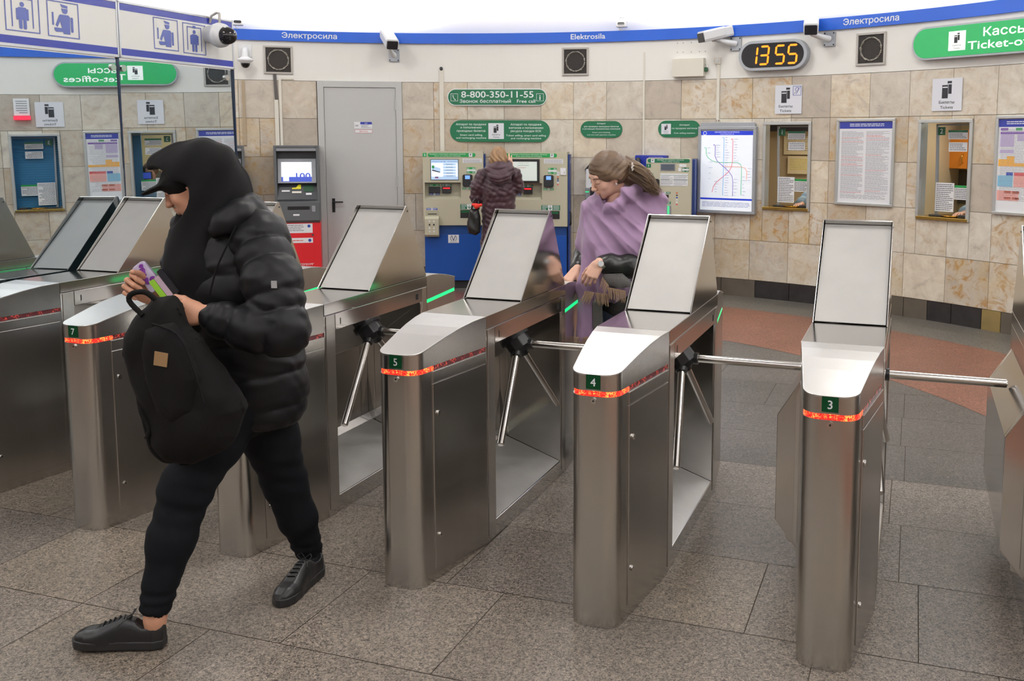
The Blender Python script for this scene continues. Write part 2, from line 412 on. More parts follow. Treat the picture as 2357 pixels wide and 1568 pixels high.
# plinth course
mb = MB(); r_ = random.Random(3); a = -96.0
cuts = [-96]
while cuts[-1] < 100: cuts.append(cuts[-1] + r_.choice((2.6, 3.6, 4.4)))
fixed = [26.4, 29.2, 32.7, 36.2, 43.3, 47.4, 49.6, 51.8, 54.5, 56.2]
cuts = [c for c in cuts if c < 26 or c > 57] + fixed; cuts.sort()
for p, q in zip(cuts[:-1], cuts[1:]):
    m_ = basem
    if abs(p - 32.7) < .1 or abs(p - 49.6) < .1 or abs(p - 51.8) < .1: m_ = baseb
    elif abs(p - 54.5) < .1: m_ = basey
    elif r_.random() < .2: m_ = baseb
    for c in blocked(p + .03, q - .03, 0, .196): arc_strip(mb, c[0], c[1], 0, .196, R - .012, R + .1, m_, 2)
tag(mb.build('baseboard_back'), 'dark stone plinth course at the foot of the wall', kind='structure')

# dome
mb = MB(); n = 72; prof = []
for i in range(13):
    t = PI/2*i/12; prof.append(((R + .12)*math.cos(t)*1.0 + .0, 3.05 + 2.6*math.sin(t)))
vs = []; fs = []
for (rr, z) in prof:
    for j in range(n): t = 2*PI*j/n; vs.append((CX + max(rr, .02)*math.sin(t), CY + max(rr, .02)*math.cos(t), z))
for i in range(len(prof)-1):
    for j in range(n): fs.append((i*n + j, i*n + (j+1) % n, (i+1)*n + (j+1) % n, (i+1)*n + j))
mb.add(vs, fs, mat('dome_white', srgb(240, 240, 240), .7), None, True)
tag(mb.build('ceiling'), 'white domed ceiling washed by cove lamps', kind='structure')

# floor
def floor_material():
    m = bpy.data.materials.new('granite_floor'); m.use_nodes = True; n = m.node_tree.nodes; l = m.node_tree.links; b = n['Principled BSDF']
    tc = n.new('ShaderNodeTexCoord')
    def noise(sc, det, src=None, dist=0):
        t = n.new('ShaderNodeTexNoise'); t.inputs['Scale'].default_value = sc; t.inputs['Detail'].default_value = det; t.inputs['Distortion'].default_value = dist
        l.new(src or tc.outputs['Object'], t.inputs[0]); return t
    def ramp(src, stops):
        r = n.new('ShaderNodeValToRGB'); e = r.color_ramp.elements
        e[0].position = stops[0][0]; e[0].color = (*stops[0][1], 1); e[1].position = stops[-1][0]; e[1].color = (*stops[-1][1], 1)
        for p, c in stops[1:-1]: q = e.new(p); q.color = (*c, 1)
        l.new(src, r.inputs[0]); return r
    def mix(fac, a, bb, typ='MIX'):
        x = n.new('ShaderNodeMix'); x.data_type = 'RGBA'; x.blend_type = typ
        if isinstance(fac, (float, int)): x.inputs[0].default_value = fac
        else: l.new(fac, x.inputs[0])
        l.new(a, x.inputs[6]); l.new(bb, x.inputs[7]); return x.outputs[2]
    at = n.new('ShaderNodeAttribute'); at.attribute_name = 'tone'
    def grains(sc):
        w = n.new('ShaderNodeTexVoronoi'); w.inputs['Scale'].default_value = sc; mp_ = n.new('ShaderNodeVectorMath'); mp_.operation = 'MULTIPLY_ADD'; l.new(noise(60, 2).outputs['Color'], mp_.inputs[0]); mp_.inputs[1].default_value = (.012, .012, 0); l.new(tc.outputs['Object'], mp_.inputs[2]); l.new(mp_.outputs[0], w.inputs[0])
        q = n.new('ShaderNodeSeparateColor'); l.new(w.outputs['Color'], q.inputs[0]); return q
    g1_ = grains(250); g2_ = grains(120); gm = n.new('ShaderNodeMix'); gm.inputs[0].default_value = .38; l.new(g1_.outputs[0], gm.inputs[2]); l.new(g2_.outputs[0], gm.inputs[3])
    fine = ramp(gm.outputs[0], [(.08, (.30, .30, .31)), (.28, (.48, .47, .46)), (.38, (.9, .88, .86)), (.62, (1.15, 1.12, 1.08)), (.78, (1.5, 1.45, 1.38)), (.95, (2.0, 1.9, 1.78))])
    vor = n.new('ShaderNodeTexVoronoi'); vor.inputs['Scale'].default_value = 20; l.new(tc.outputs['Object'], vor.inputs[0])
    spots = ramp(vor.outputs['Distance'], [(.10, (1, 1, 1)), (.20, (0, 0, 0))])
    selm = ramp(noise(9, 2).outputs[0], [(.55, (0, 0, 0)), (.62, (1, 1, 1))])
    mm = n.new('ShaderNodeMath'); mm.operation = 'MULTIPLY'; l.new(spots.outputs[0], mm.inputs[0]); l.new(selm.outputs[0], mm.inputs[1])
    mm2 = n.new('ShaderNodeMath'); mm2.operation = 'MULTIPLY'; l.new(mm.outputs[0], mm2.inputs[0]); mm2.inputs[1].default_value = .35
    c = mix(1.0, at.outputs['Color'], fine.outputs[0], 'MULTIPLY')
    pale = n.new('ShaderNodeRGB'); pale.outputs[0].default_value = (*srgb(176, 158, 138), 1)
    c = mix(mm2.outputs[0], c, pale.outputs[0])
    cl = ramp(noise(1.6, 4).outputs[0], [(.3, (.86, .86, .86)), (.7, (1.1, 1.1, 1.1))])
    c = mix(1.0, c, cl.outputs[0], 'MULTIPLY')
    l.new(c, b.inputs['Base Color']); b.inputs['Roughness'].default_value = .38; b.inputs['Specular IOR Level'].default_value = .3
    bp = n.new('ShaderNodeBump'); bp.inputs['Strength'].default_value = .08; bp.inputs['Distance'].default_value = .004; l.new(noise(60, 3).outputs[0], bp.inputs['Height']); l.new(bp.outputs[0], b.inputs['Normal'])
    return m
granite = floor_material()
AXA = -.323
UX = Vector((math.cos(AXA), math.sin(AXA), 0)); AX = Vector((-math.sin(AXA), math.cos(AXA), 0))
def floor_mesh():
    """slabs laid square to the barrier line; a red granite ring and a dark band follow the wall"""
    vs = []; fs = []; tone = []
    r_ = random.Random(11); g = .0019
    O = Vector((-.9328, 3.6127, 0))
    def quad(pts, c):
        b = len(vs); vs.extend([tuple(p) for p in pts]); fs.append((b, b+1, b+2, b+3)); tone.append(c)
    # rows along v (local) ; colour zones by v
    v = 1.9 - .6*13
    while v < 9.5:
        dv = .60; u = -8.0 + (r_.random()*.5)
        while u < 9:
            du = r_.choice((.6, .9, .6, 1.2))
            cu, cv = u + du/2, v + dv/2
            P = O + UX*cu + AX*cv
            rad = math.hypot(P.x - CX, P.y - CY)
            if rad < R + 1:
                if v > 1.85: base = srgb(88, 85, 82); k = r_.uniform(.84, 1.10)
                else: base = r_.choice((srgb(124, 116, 108), srgb(122, 115, 109), srgb(125, 116, 106))); k = r_.uniform(.84, 1.06)
                c = tuple(q*k for q in base)
                quad([O + UX*(u + g) + AX*(v + g), O + UX*(u + du - g) + AX*(v + g), O + UX*(u + du - g) + AX*(v + dv - g), O + UX*(u + g) + AX*(v + dv - g)], c)
            u += du
        v += dv
    for r0, r1, base in ((4.55, 5.30, srgb(124, 84, 70)), (5.30, 6.05, srgb(122, 82, 68)), (6.05, 6.45, srgb(104, 101, 96)), (6.45, 6.86, srgb(96, 93, 88))):
        az = -180 + r_.random()*5
        while az < 180:
            da = r_.choice((5.0, 6.5, 8.0)); k = r_.uniform(.93, 1.05); n_ = 4
            for j in range(n_):
                a0 = az + da*j/n_ + (.02 if j == 0 else 0); a1 = az + da*(j+1)/n_ - (.02 if j == n_-1 else 0)
                quad([azp(a0, r0 + g, .0012), azp(a0, r1 - g, .0012), azp(a1, r1 - g, .0012), azp(a1, r0 + g, .0012)][::-1], tuple(q*k for q in base))
            az += da
    me = bpy.data.meshes.new('floor'); me.from_pydata(vs, [], fs); me.materials.append(granite)
    at = me.color_attributes.new('tone', 'FLOAT_COLOR', 'CORNER')
    for p, c in zip(me.polygons, tone):
        for li in p.loop_indices: at.data[li].color = (*c, 1)
    o = bpy.data.objects.new('floor', me); COL.objects.link(o); tag(o, 'grey brown granite slab floor with a red granite band', kind='structure')
    b = MB(); b.box(-10, 7, -3.5, 13, -.06, -.0025, mat('floor_joint', srgb(70, 62, 52), .9)); tag(b.build('floor_bed'), 'mortar bed under the floor slabs', kind='structure')
floor_mesh()
# ------------------------------------------------------------------ turnstiles
TP = {8: (-3.2882, 4.5249), 7: (-2.4896, 4.1677), 6: (-1.7148, 3.8974), 5: (-.9328, 3.6127), 4: (-.1658, 3.3176), 3: (.6099, 3.0409), 2: (1.3854, 2.7723)}
def gateM(k): return Matrix.Translation((TP[k][0], TP[k][1], 0)) @ Matrix.Rotation(AXA, 4, 'Z')
W, INS, V1, VR, LEN = .302, .065, .49, 1.46, 1.95
def zlid(v): return .948 + .072*math.sin(PI/2*max(0, min(1, v/V1)))**1.1
def pod_outline(rear=False, grow=0.0, rad=.05):
    """list of (uL, uR, v) slices of the pod plan, from its tip to the body"""
    out = []
    n = 7
    for i in range(n+1):
        a = PI/2*i/n; v = rad*(1 - math.sin(PI/2 - a + 0) ) if False else rad*(1 - math.cos(a))
        inset = rad*(1 - math.sin(a))
        e = INS*(V1 - v)/V1
        out.append((e + inset - grow, W - e - inset + grow, v - (grow if i == 0 else 0)))
    for v in (.056, .12, .2, .3, .4, V1):
        e = INS*(V1 - v)/V1; out.append((e - grow, W - e + grow, v))
    if rear: out = [(a, b, LEN - v) for a, b, v in out]
    return out
def pod_solid(mb, sl, z0, ztop, material, top_mat=None):
    n = len(sl); rear = sl[0][2] > sl[-1][2]
    zt = (lambda v: ztop(LEN - v if rear else v)) if callable(ztop) else (lambda v: ztop)
    vs = []
    for (a, b, v) in sl: vs += [(a, v, z0), (b, v, z0), (b, v, zt(v)), (a, v, zt(v))]
    side = []; top = []
    for i in range(n-1):
        p = 4*i; q = 4*(i+1)
        side += [(p, q, q+3, p+3), (p+1, p+2, q+2, q+1), (p, p+1, q+1, q)]
        top.append((p+3, q+3, q+2, p+2))
    ends = [(0, 3, 2, 1), (4*n-4, 4*n-3, 4*n-2, 4*n-1)]
    if rear: side = [f[::-1] for f in side]; top = [f[::-1] for f in top]; ends = [f[::-1] for f in ends]
    side = [f[::-1] for f in side]; top = [f[::-1] for f in top]; ends = [f[::-1] for f in ends]
    side2 = [f for i, f in enumerate(side) if i % 3 != 2]; bot = [f for i, f in enumerate(side) if i % 3 == 2]
    mb.add(vs, side2, material, None, True)
    mb.add(vs, bot + ends, material, None, False)
    mb.add(vs, top, top_mat or material, None, True)
def make_gate(k, label, number, bulge=True, arms=True):
    T = thing('turnstile', label, 'turnstile', gateM(k), 'row of numbered steel turnstiles')
    # body: hollow centre section with the leg recess, plus jambs and both pods
    mb = MB(); V0, V2 = .565, 1.385
    uo = -.09 if bulge else 0.0
    ui = -.045 if bulge else .05
    prof = [(W, 0), (W, .08), (ui, .2), (ui, .63), (W, .885), (W, .962), (0, .962)]
    prof += [(0, .86), (uo, .71), (uo, .285), (0, .17)] if bulge else []
    prof += [(0, 0)]
    mb.prism(prof, V0, V2, steel_m, axis='Y')
    jp = [(W, 0), (W, .962), (0, .962)] + ([(0, .86), (uo, .71), (uo, .285), (0, .17)] if bulge else []) + [(0, 0)]
    if bulge:
        mb.prism([(W, 0), (W, .962), (0, .962), (0, 0)], V1 + .001, V0, steel_m, axis='Y')
        mb.prism([(W, 0), (W, .962), (0, .962), (0, 0)], V2, VR - .001, steel_m, axis='Y')
        for a, b in ((V0 - .03, V0), (V2, V2 + .03)): mb.prism([(0, .86), (uo, .71), (uo, .285), (0, .17)], a, b, steel_m, axis='Y')
    else:
        mb.prism(jp, V1 + .001, V0, steel_m, axis='Y'); mb.prism(jp, V2, VR - .001, steel_m, axis='Y')
    mb.build('body', T, bevel=.0025)
    if bulge:
        mb = MB(); mb.prism([(.0, .845), (-.018, .80), (-.018, .22), (.0, .185)], V0 - .042, V0 - .034, steel_edge, axis='Y'); mb.build('fairing_flange', T, bevel=.001)
    # tray inside the recess
    mb = MB(); e = .0015
    sl = Vector((W - ui, .08 - .2)); 
    mb.add([(W - .004, V0 + .004, .0835), (W - .004, V2 - .004, .0835), (ui + .006, V2 - .004, .2035 - .006*.36), (ui + .006, V0 + .004, .2035 - .006*.36)],
           [(0, 1, 2, 3)], steel_in)
    mb.build('recess_tray', T)
    # front and rear pods
    for rear in (False, True):
        b = MB(); pod_solid(b, pod_outline(rear), .0, .867, steel); o = b.build('rear_pod' if rear else 'front_pod', T, bevel=.002)
        ol = pod_outline(rear, -.004); cut = next(i for i, q in enumerate(ol) if abs(q[2] - (LEN - .12 if rear else .12)) < 1e-6)
        l = MB(); pod_solid(l, ol[:cut + 1], .8675, .8865, led_green if rear else led_red); l.build('light_strip', T)
        l = MB(); pod_solid(l, ol[cut:], .8675, .8865, led_green if rear else led_dim); l.build('side_light_strip', T)
        u = MB(); pod_solid(u, pod_outline(rear), .887, lambda v: zlid(v) - .004, steel); u.build('pod_cap', T, bevel=.0015)
        t = MB()
        s = pod_outline(rear, .001); n = len(s); vs = []
        for (a, c, v) in s:
            zz = zlid(LEN - v if rear else v); vs += [(a, v, zz - .006), (c, v, zz - .006), (c, v, zz), (a, v, zz)]
        fs = []
        for i in range(n-1):
            p, q = 4*i, 4*i+4; fs += [(p+3, p+2, q+2, q+3), (p, q, q+1, p+1), (p, p+3, q+3, q), (p+1, q+1, q+2, p+2)]
        fs += [(0, 1, 2, 3), (4*n-4, 4*n-1, 4*n-2, 4*n-3)]
        if rear: fs = [f[::-1] for f in fs]
        t.add(vs, fs, steel_lid); t.build('lid', T, bevel=.001)
    # top deck and the flat bands under it
    mb = MB(); mb.box(-.001, W + .0015, V1 + .002, VR - .002, .9635, 1.02, steel_m); mb.build('top_deck', T, bevel=.002)
    mb = MB(); mb.box(W, W + .0035, V0 + .012, V2 + .012, .886, .959, steel_m)
    mb.box(W + .0035, W + .0045, V0 + .05, V0 + .056, .905, .935, dark)
    mb.box(W + .0035, W + .0045, V2 - .055, V2 - .03, .905, .935, dark)
    mb.build('side_band', T, bevel=.0012)
    mb = MB(); mb.box(W, W + .0035, V0 - .062, V0 + .008, .03, .959, steel); mb.build('jamb_cover', T, bevel=.0012)
    mb = MB(); mb.box(W, W + .0035, V2 + .016, VR - .012, .03, .959, steel); mb.build('jamb_cover', T, bevel=.0012)
    # service door on the front pod side
    for side in (1,):
        d = MB()
        def sp(v, out=0.0): e_ = INS*(V1 - v)/V1; return (W - e_ + out, v)
        pts = [sp(.105), sp(.478)]; pts2 = [sp(.478, .0045), sp(.105, .0045)]
        d.prism([*pts, *pts2], .05, .815, steel); o = d.build('service_door', T, bevel=.0015); d2 = MB(); d2.prism([*pts, *pts2], .8195, .864, steel); d2.build('side_trim', T, bevel=.001)
        for zz in (.69, .185):
            lk = MB(); c = sp(.135, .004); lk.cyl((c[0], c[1], zz), (c[0] + .006, c[1], zz), .011, steel_pol, n=14); lk.cyl((c[0] + .006, c[1], zz), (c[0] + .0065, c[1], zz), .004, dark, n=8)
            lk.build('door_lock', o)
    # number plate and lock on the nose
    mb = MB(); c = .151
    mb.box(c - .027, c + .027, -.002, .0, .894, .9455, green_d); mb.box(c - .027, c + .027, -.002, .02, .894, .9455, green_d)
    if number:
        MM = Matrix.Translation((c, -.0028, 0)) @ Matrix.Rotation(PI/2, 4, 'X')
        txt(mb, number, 0, .9055, .029, white_l, M=MM, bold=.03)
    o = mb.build('number_plate', T)
    mb = MB(); mb.cyl((c + .002, .0, .852), (c + .002, -.006, .852), .0105, steel_pol, n=16); mb.cyl((c + .002, -.006, .852), (c + .002, -.0066, .852), .004, dark, n=8); mb.build('nose_lock', T)
    # hood
    H = MB(); t_ = .004; A, B, B2, D = (.873, 1.022), (1.246, 1.424), (1.262, 1.424), (1.455, 1.022)
    tri = [A, B, B2, D]
    H.prism(tri, 0, t_, steel_m, axis='X'); H.prism(tri, W - t_, W, steel_m, axis='X')
    dx, dz = D[0] - B2[0], D[1] - B2[1]; ln = math.hypot(dx, dz); nx, nz = dz/ln*t_, -dx/ln*t_
    H.prism([B2, D, (D[0] + nx, D[1] + nz), (B2[0] + nx, B2[1] + nz)], t_, W - t_, steel_m, axis='X')
    H.prism([B, (B2[0], B2[1]), (B2[0], B2[1] - t_), (B[0], B[1] - t_)], t_, W - t_, steel_m, axis='X')
    sx, sz = (B[0] - A[0]), (B[1] - A[1]); L_ = math.hypot(sx, sz); sx /= L_; sz /= L_; inx, inz = sz, -sx     # slope and inward normal
    H.prism([B, (B[0] + inx*.034, B[1] + inz*.034), (B[0] + inx*.034 - sx*t_, B[1] + inz*.034 - sz*t_), (B[0] - sx*t_, B[1] - sz*t_)], t_, W - t_, steel_m, axis='X')
    hood = H.build('hood', T, bevel=.0012)
    P = MB(); q0 = (A[0] + inx*.020 + sx*.004, A[1] + inz*.020 + sz*.004 + .004); q1 = (B[0] + inx*.026 - sx*.006, B[1] + inz*.026 - sz*.006)
    q0 = (q0[0], max(q0[1], 1.026))
    P.prism([q0, q1, (q1[0] + inx*.004, q1[1] + inz*.004), (q0[0] + inx*.004, q0[1] + inz*.004)], .0075, W - .0075, panel_m, axis='X')
    P.build('hood_panel', hood, bevel=.001)
    S = MB(); 
    for uu in (-.0015, W): S.cyl((uu, 1.262, 1.395), (uu + .0015, 1.262, 1.395), .004, dark, n=8)
    S.build('hood_screw', hood)
    if arms:
        hc = Vector((.24, .98, .80)); al = math.radians(50); axd = Vector((math.cos(al), 0, -math.sin(al)))
        h = MB(); h.cyl(hc - axd*.075, hc + axd*.03, .062, black_p, n=8, smooth=False); h.cyl(hc + axd*.03, hc + axd*.05, .055, black_p, r1=.035, n=16)
        h.cyl(hc - axd*.09, hc - axd*.02, .075, black_p, n=24)
        hub = h.build('hub', T, bevel=.004)
        for j in range(3):
            d_ = [Vector((1, 0, 0)), Vector((.1198, -.6634, -.7386)), Vector((.1198, .6634, -.7386))][j].normalized()
            a = MB(); a.cyl(hc + d_*.05, hc + d_*.528, .0175, steel_pol, n=20); a.cyl(hc + d_*.03, hc + d_*.075, .027, black_p, n=12)
            a.cyl(hc + d_*.528, hc + d_*.532, .0175, steel_pol, r1=.013, n=20)
            a.build('arm', T)
    return T
gate_labels = {
    2: 'steel turnstile cut off by the right edge of the picture',
    3: 'steel turnstile with green number plate 3, rightmost one whole in view',
    4: 'steel turnstile with green number plate 4 in front of the lilac shawl',
    5: 'steel turnstile with green number plate 5, right of the walking person',
    6: 'steel turnstile behind the legs of the walking person, its plate hidden',
    7: 'steel turnstile with green number plate 7, left of the backpack',
    8: 'steel turnstile beside the glass partition, farthest left of the row'}
for k in (2, 3, 4, 5, 6, 7, 8):
    make_gate(k, gate_labels[k], {2: '2', 3: '3', 4: '4', 5: '5', 6: '6', 7: '7', 8: ''}[k], bulge=(k != 8))
# card reader dish on gate 8
b = MB(); M8 = gateM(8)
b.lathe([(.001, .0), (.075, .0), (.09, .006), (.095, .012), (.06, .016), (.055, .012), (.001, .011)], alu, n=28)
o = b.build('card_reader', M=M8 @ Matrix.Translation((.15, .16, 1.0)) @ Matrix.Rotation(.22, 4, 'X')); tag(o, 'round metal card reader dish on the lid of the leftmost turnstile', 'card reader')

# ------------------------------------------------------------------ glass partition with its sign header
G0 = Vector((TP[8][0], TP[8][1], 0)) - UX*.035
GM = Matrix.Translation(G0) @ Matrix.Rotation(AXA, 4, 'Z')      # local X = away from the glass, Y = along it
gl = bpy.data.materials.new('reflective_glass'); gl.use_nodes = True; n_ = gl.node_tree.nodes; l_ = gl.node_tree.links
n_.remove(n_['Principled BSDF']); g1 = n_.new('ShaderNodeBsdfGlossy'); g1.inputs['Roughness'].default_value = .004; g1.inputs['Color'].default_value = (.80, .87, .90, 1)
t1 = n_.new('ShaderNodeBsdfTransparent'); t1.inputs['Color'].default_value = (.35, .5, .6, 1); mx = n_.new('ShaderNodeMixShader'); mx.inputs[0].default_value = .78
l_.new(t1.outputs[0], mx.inputs[1]); l_.new(g1.outputs[0], mx.inputs[2]); l_.new(mx.outputs[0], n_['Material Output'].inputs[0])
P = thing('glass_partition', 'tall tinted glass partition under the white pictogram panels', 'partition', GM)
for (a, b_, dl, tz) in ((-.73, .278, -.85, .013), (.286, 1.286, -.85, .013), (1.294, 2.30, -.30, .011)):
    c_ = (a + b_)/2; g = MB(); g.box(-.008, 0, a - c_, b_ - c_, .02 - 1.6, 2.255 - 1.6, gl)
    g.build('glass_pane', P, M=Matrix.Translation((-.006, c_, 1.6)) @ Matrix.Rotation(math.radians(dl), 4, 'Z') @ Matrix.Rotation(-tz, 4, 'Y'))
for a in (.282, 1.29, 2.305):
    g = MB(); g.box(-.02, .0015, a - .006, a + .006, .0, 2.26, navy); g.build('pane_edge', P)
for a in (.25, .315, 1.25, 1.33, 2.24):
    g = MB(); g.cyl((-.012, a, 2.20), (.003, a, 2.20), .02, steel_pol, n=20); g.build('glass_bolt', P)
hd = thing('sign_header', 'white panels with blue bands and guard pictograms above the glass', 'sign', GM)
panel_w = mat('enamel_white', srgb(228, 228, 224), .22, bump=(160, .08, .002))
panel_b = mat('enamel_blue', srgb(52, 62, 158), .22, bump=(160, .2, .002))
picto = mat('pictogram_blue', srgb(92, 104, 172), .3)
HM = Matrix(((0, 0, 1, .012), (1, 0, 0, 0), (0, 1, 0, 0), (0, 0, 0, 1)))   # sign X -> along glass, Y -> up, Z -> towards the gates
def man_pict(b, x, y, s, z):
    b.prism([(x + .085*s*math.cos(t), y + .80*s + .085*s*math.sin(t)) for t in [2*PI*i/20 for i in range(20)]], z, z + .001, picto)
    b.prism(rrect(.34*s, .42*s, .05*s, 4, x, y + .49*s), z, z + .0006, picto)
    for sx in (-1, 1):
        b.prism(rrect(.075*s, .40*s, .035*s, 4, x + sx*.205*s, y + .46*s), z, z + .0008, picto)
        b.prism(rrect(.125*s, .42*s, .05*s, 4, x + sx*.085*s, y + .17*s), z, z + .001, picto)
def gate_pict(b, x, y, z):
    frame_prism(b, .208, .198, .0055, z, z + .001, picto, cx=x, cy=y); w_ = .063
    for sx in (-1, 1): b.box(x + sx*w_ - .003, x + sx*w_ + .003, y - .075, y + .079, z, z + .001, picto)
    b.box(x - w_, x + w_, y + .073, y + .079, z, z + .001, picto); b.box(x - .012, x + .012, y + .070, y + .086, z, z + .0016, picto)
    man_pict(b, x, y - .078, .155, z)
def guard_pict(b, x, y, z):
    frame_prism(b, .208, .198, .0055, z, z + .001, picto, cx=x, cy=y); s = .17
    q = lambda pts: [(x + p*s, y + r2*s) for p, r2 in pts]
    b.prism(q([(-.02, -.46), (.24, -.46), (.26, .10), (.20, .16), (-.12, .16), (-.17, .11)]), z, z + .001, picto)
    b.prism(rrect(.09*s, .50*s, .04*s, 4, x + .33*s, y - .14*s), z, z + .001, picto)
    b.prism(q([(-.15, .14), (-.06, .08), (-.24, -.26), (-.31, -.20)]), z, z + .0014, picto)
    b.prism([(x + .07*s + .11*s*math.cos(t), y + .30*s + .11*s*math.sin(t)) for t in [PI + PI*i/12 for i in range(13)]], z, z + .001, picto)
    b.prism(q([(-.10, .50), (.18, .46), (.18, .38), (-.03, .40)]), z, z + .001, picto)
    b.prism(q([(-.05, .36), (.18, .36), (.18, .30), (-.05, .30)]), z, z + .0012, picto)
    b.prism(rrect(.06*s, .42*s, .025*s, 4, x - .40*s, y + .0), z, z + .001, picto)
    b.prism(q([(-.36, -.28), (-.05, -.28), (-.04, -.40), (-.30, -.42), (-.36, -.36)]), z, z + .001, picto)
for i, (a, b_) in enumerate(((-.72, .284), (.286, 1.288), (1.292, 2.30))):
    p = MB(); p.box(a, b_, 2.262, 2.597, -.03, 0, panel_w, HM); 
    p.box(a + .012, b_ - .012, 2.277, 2.318, 0, .001, panel_b, HM); p.box(a + .012, b_ - .012, 2.545, 2.585, 0, .001, panel_b, HM)
    o = p.build('header_panel', hd)
    f = MB()
    for q in ((a, b_, 2.26, 2.274), (a, b_, 2.586, 2.60), (a, a + .012, 2.26, 2.60), (b_ - .012, b_, 2.26, 2.60)): f.box(*q, -.032, .004, alu, HM)
    f.build('panel_trim', o, bevel=.001)
    f = MB(); s = .135
    if i == 1: gate_pict(f, .648, 2.442, .0012); guard_pict(f, .905, 2.438, .0012)
    if i == 2: guard_pict(f, 1.672, 2.438, .0012); gate_pict(f, 1.922, 2.433, .0012)
    if i == 0: guard_pict(f, -.1, 2.438, .0012)
    # sign plane axes are mapped by HM
    f.v = [tuple(HM @ Vector(v)) for v in f.v]; f.build('pictogram', o)
# ------------------------------------------------------------------ things on the wall
def emis(name, col, s, rough=.3): return mat(name, col, rough, emit=col, es=s)
screen_w = emis('screen_white', srgb(235, 242, 252), .9); screen_g = emis('screen_pale', srgb(208, 218, 212), .55)
screen_b = emis('screen_blue', srgb(60, 84, 190), .7); screen_lb = emis('screen_light_blue', srgb(176, 206, 240), .7)
lcd_b = emis('terminal_lcd', srgb(120, 170, 235), 1.0)
red_glow = emis('slot_red', (1, .02, .03), 2.2); green_glow = emis('slot_green', (.25, 1, .05), 1.2)
amber = emis('amber_led', (1, .27, .005), 2.4)
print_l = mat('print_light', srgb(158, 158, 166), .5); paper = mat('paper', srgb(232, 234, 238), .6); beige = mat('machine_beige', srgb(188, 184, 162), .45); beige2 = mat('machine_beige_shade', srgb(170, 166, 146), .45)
mblue = mat('machine_blue', srgb(8, 62, 128), .4); mblue2 = mat('machine_side_blue', srgb(38, 62, 128), .4); mblue3 = mat('machine_bright_blue', srgb(2, 72, 158), .4)
atm_g = mat('atm_grey', srgb(92, 95, 98), .4); atm_d = mat('atm_dark', srgb(52, 55, 60), .4); atm_r = mat('atm_red', srgb(214, 30, 40), .4); atm_s = mat('atm_silver', srgb(150, 154, 160), .35, .3)
yellow = mat('label_yellow', srgb(235, 225, 30), .4); red_p = mat('print_red', srgb(205, 90, 90), .5); lblue = mat('label_blue', srgb(44, 76, 170), .4)
door_g = mat('door_grey', srgb(190, 191, 190), .45); pale_frame = mat('frame_aluminium', srgb(196, 198, 196), .35, .55)
brass = mat('brass', (.62, .42, .12), .22, 1)

def ticket_icon(mb, x, y, s, z, words=True, bk=black_s, pl=white_s, plate=True):
    """two overlapping ticket cards over the words, on a square of side s"""
    if plate: mb.box(x - s/2, x + s/2, y - s/2, y + s/2, z, z + .002, pl)
    z += .0025
    mb.box(x + .01*s, x + .15*s, y + .02*s, y + .40*s, z, z + .0006, bk); mb.box(x + .02*s, x + .15*s, y + .30*s, y + .33*s, z + .0006, z + .001, pl)
    mb.box(x - .17*s, x + .045*s, y - .10*s, y + .295*s, z + .0008, z + .0009, pl)
    mb.box(x - .16*s, x + .035*s, y - .11*s, y + .285*s, z + .001, z + .0016, bk); mb.box(x - .145*s, x + .02*s, y + .20*s, y + .235*s, z + .0016, z + .002, pl)
    if words:
        txt(mb, 'Билеты', x, y - .27*s, .085*s, bk, z, w=.50*s); txt(mb, 'Tickets', x, y - .42*s, .085*s, bk, z, w=.42*s)
def board(mb, w, h, r, t, face, rim=None, rt=.012):
    if rim: mb.prism(rrect(w, h, r, 10), 0, t, rim); mb.prism(rrect(w - 2*rt, h - 2*rt, r - rt, 10), t, t + .001, face)
    else: mb.prism(rrect(w, h, r, 10), 0, t, face)

# station name on the fascia, letter by letter round the curve
def curved_text(s, a0, a1, zb, h, name, label):
    vs, fs = glyphs(s, 0); x0 = min(v[0] for v in vs); x1 = max(v[0] for v in vs)
    out = []
    for v in vs:
        a = a0 + (v[0] - x0)/(x1 - x0)*(a1 - a0); p = azp(a, R - .037, zb + v[1]*h/.715); out.append(tuple(p))
    mb = MB()
    for q, (da, dz) in enumerate(((-.012, 0), (.012, 0), (0, .0012), (0, -.0012))): mb.add([tuple(azp(a0 + (v[0] - x0)/(x1 - x0)*(a1 - a0) + da, R - .037 - q*3e-5, zb + v[1]*h/.715 + dz)) for v in vs], fs, white_l)
    o = mb.build(name); tag(o, label, 'lettering', 'station name lettering on the blue fascia'); return o
curved_text('Электросила', -16.08, -10.75, 2.970, .062, 'station_name', 'white station name in Cyrillic on the blue fascia, above the grey door side')
curved_text('Elektrosila', 13.25, 16.85, 2.970, .062, 'station_name', 'white station name in Latin letters on the blue fascia')
curved_text('Электросила', 40.9, 46.1, 2.970, .062, 'station_name', 'white station name in Cyrillic on the blue fascia, nearest the ticket office sign')

# free call sign
T = thing('hotline_sign', 'green rounded sign with the free call telephone number', 'sign', wallM(5.47, 2.29, .03))
mb = MB(); board(mb, 1.23, .203, .1, .008, green_s, white_l, .009); mb.build('sign_board', T)
mb = MB(); z = .0098
txt(mb, '8-800-350-11-55', .005, -.004, .077, white_l, z, w=.89, bold=.03)
txt(mb, 'Звонок бесплатный', -.144, -.067, .04, white_l, z, w=.634); txt(mb, 'Free call', .361, -.067, .04, white_l, z, w=.224)
for x in (-.528, .531): frame_prism(mb, .09, .092, .004, z - .0002, z + .0006, white_l, cx=x, cy=-.002)
mb.tube([(-.545, .024, z), (-.541, .0, z), (-.53, -.02, z), (-.512, -.034, z)], [.0075, .004, .004, .0075], white_l, n=6)
txt(mb, 'i', .531, -.032, .062, white_l, z, bold=.06)
mb.build('lettering', T)
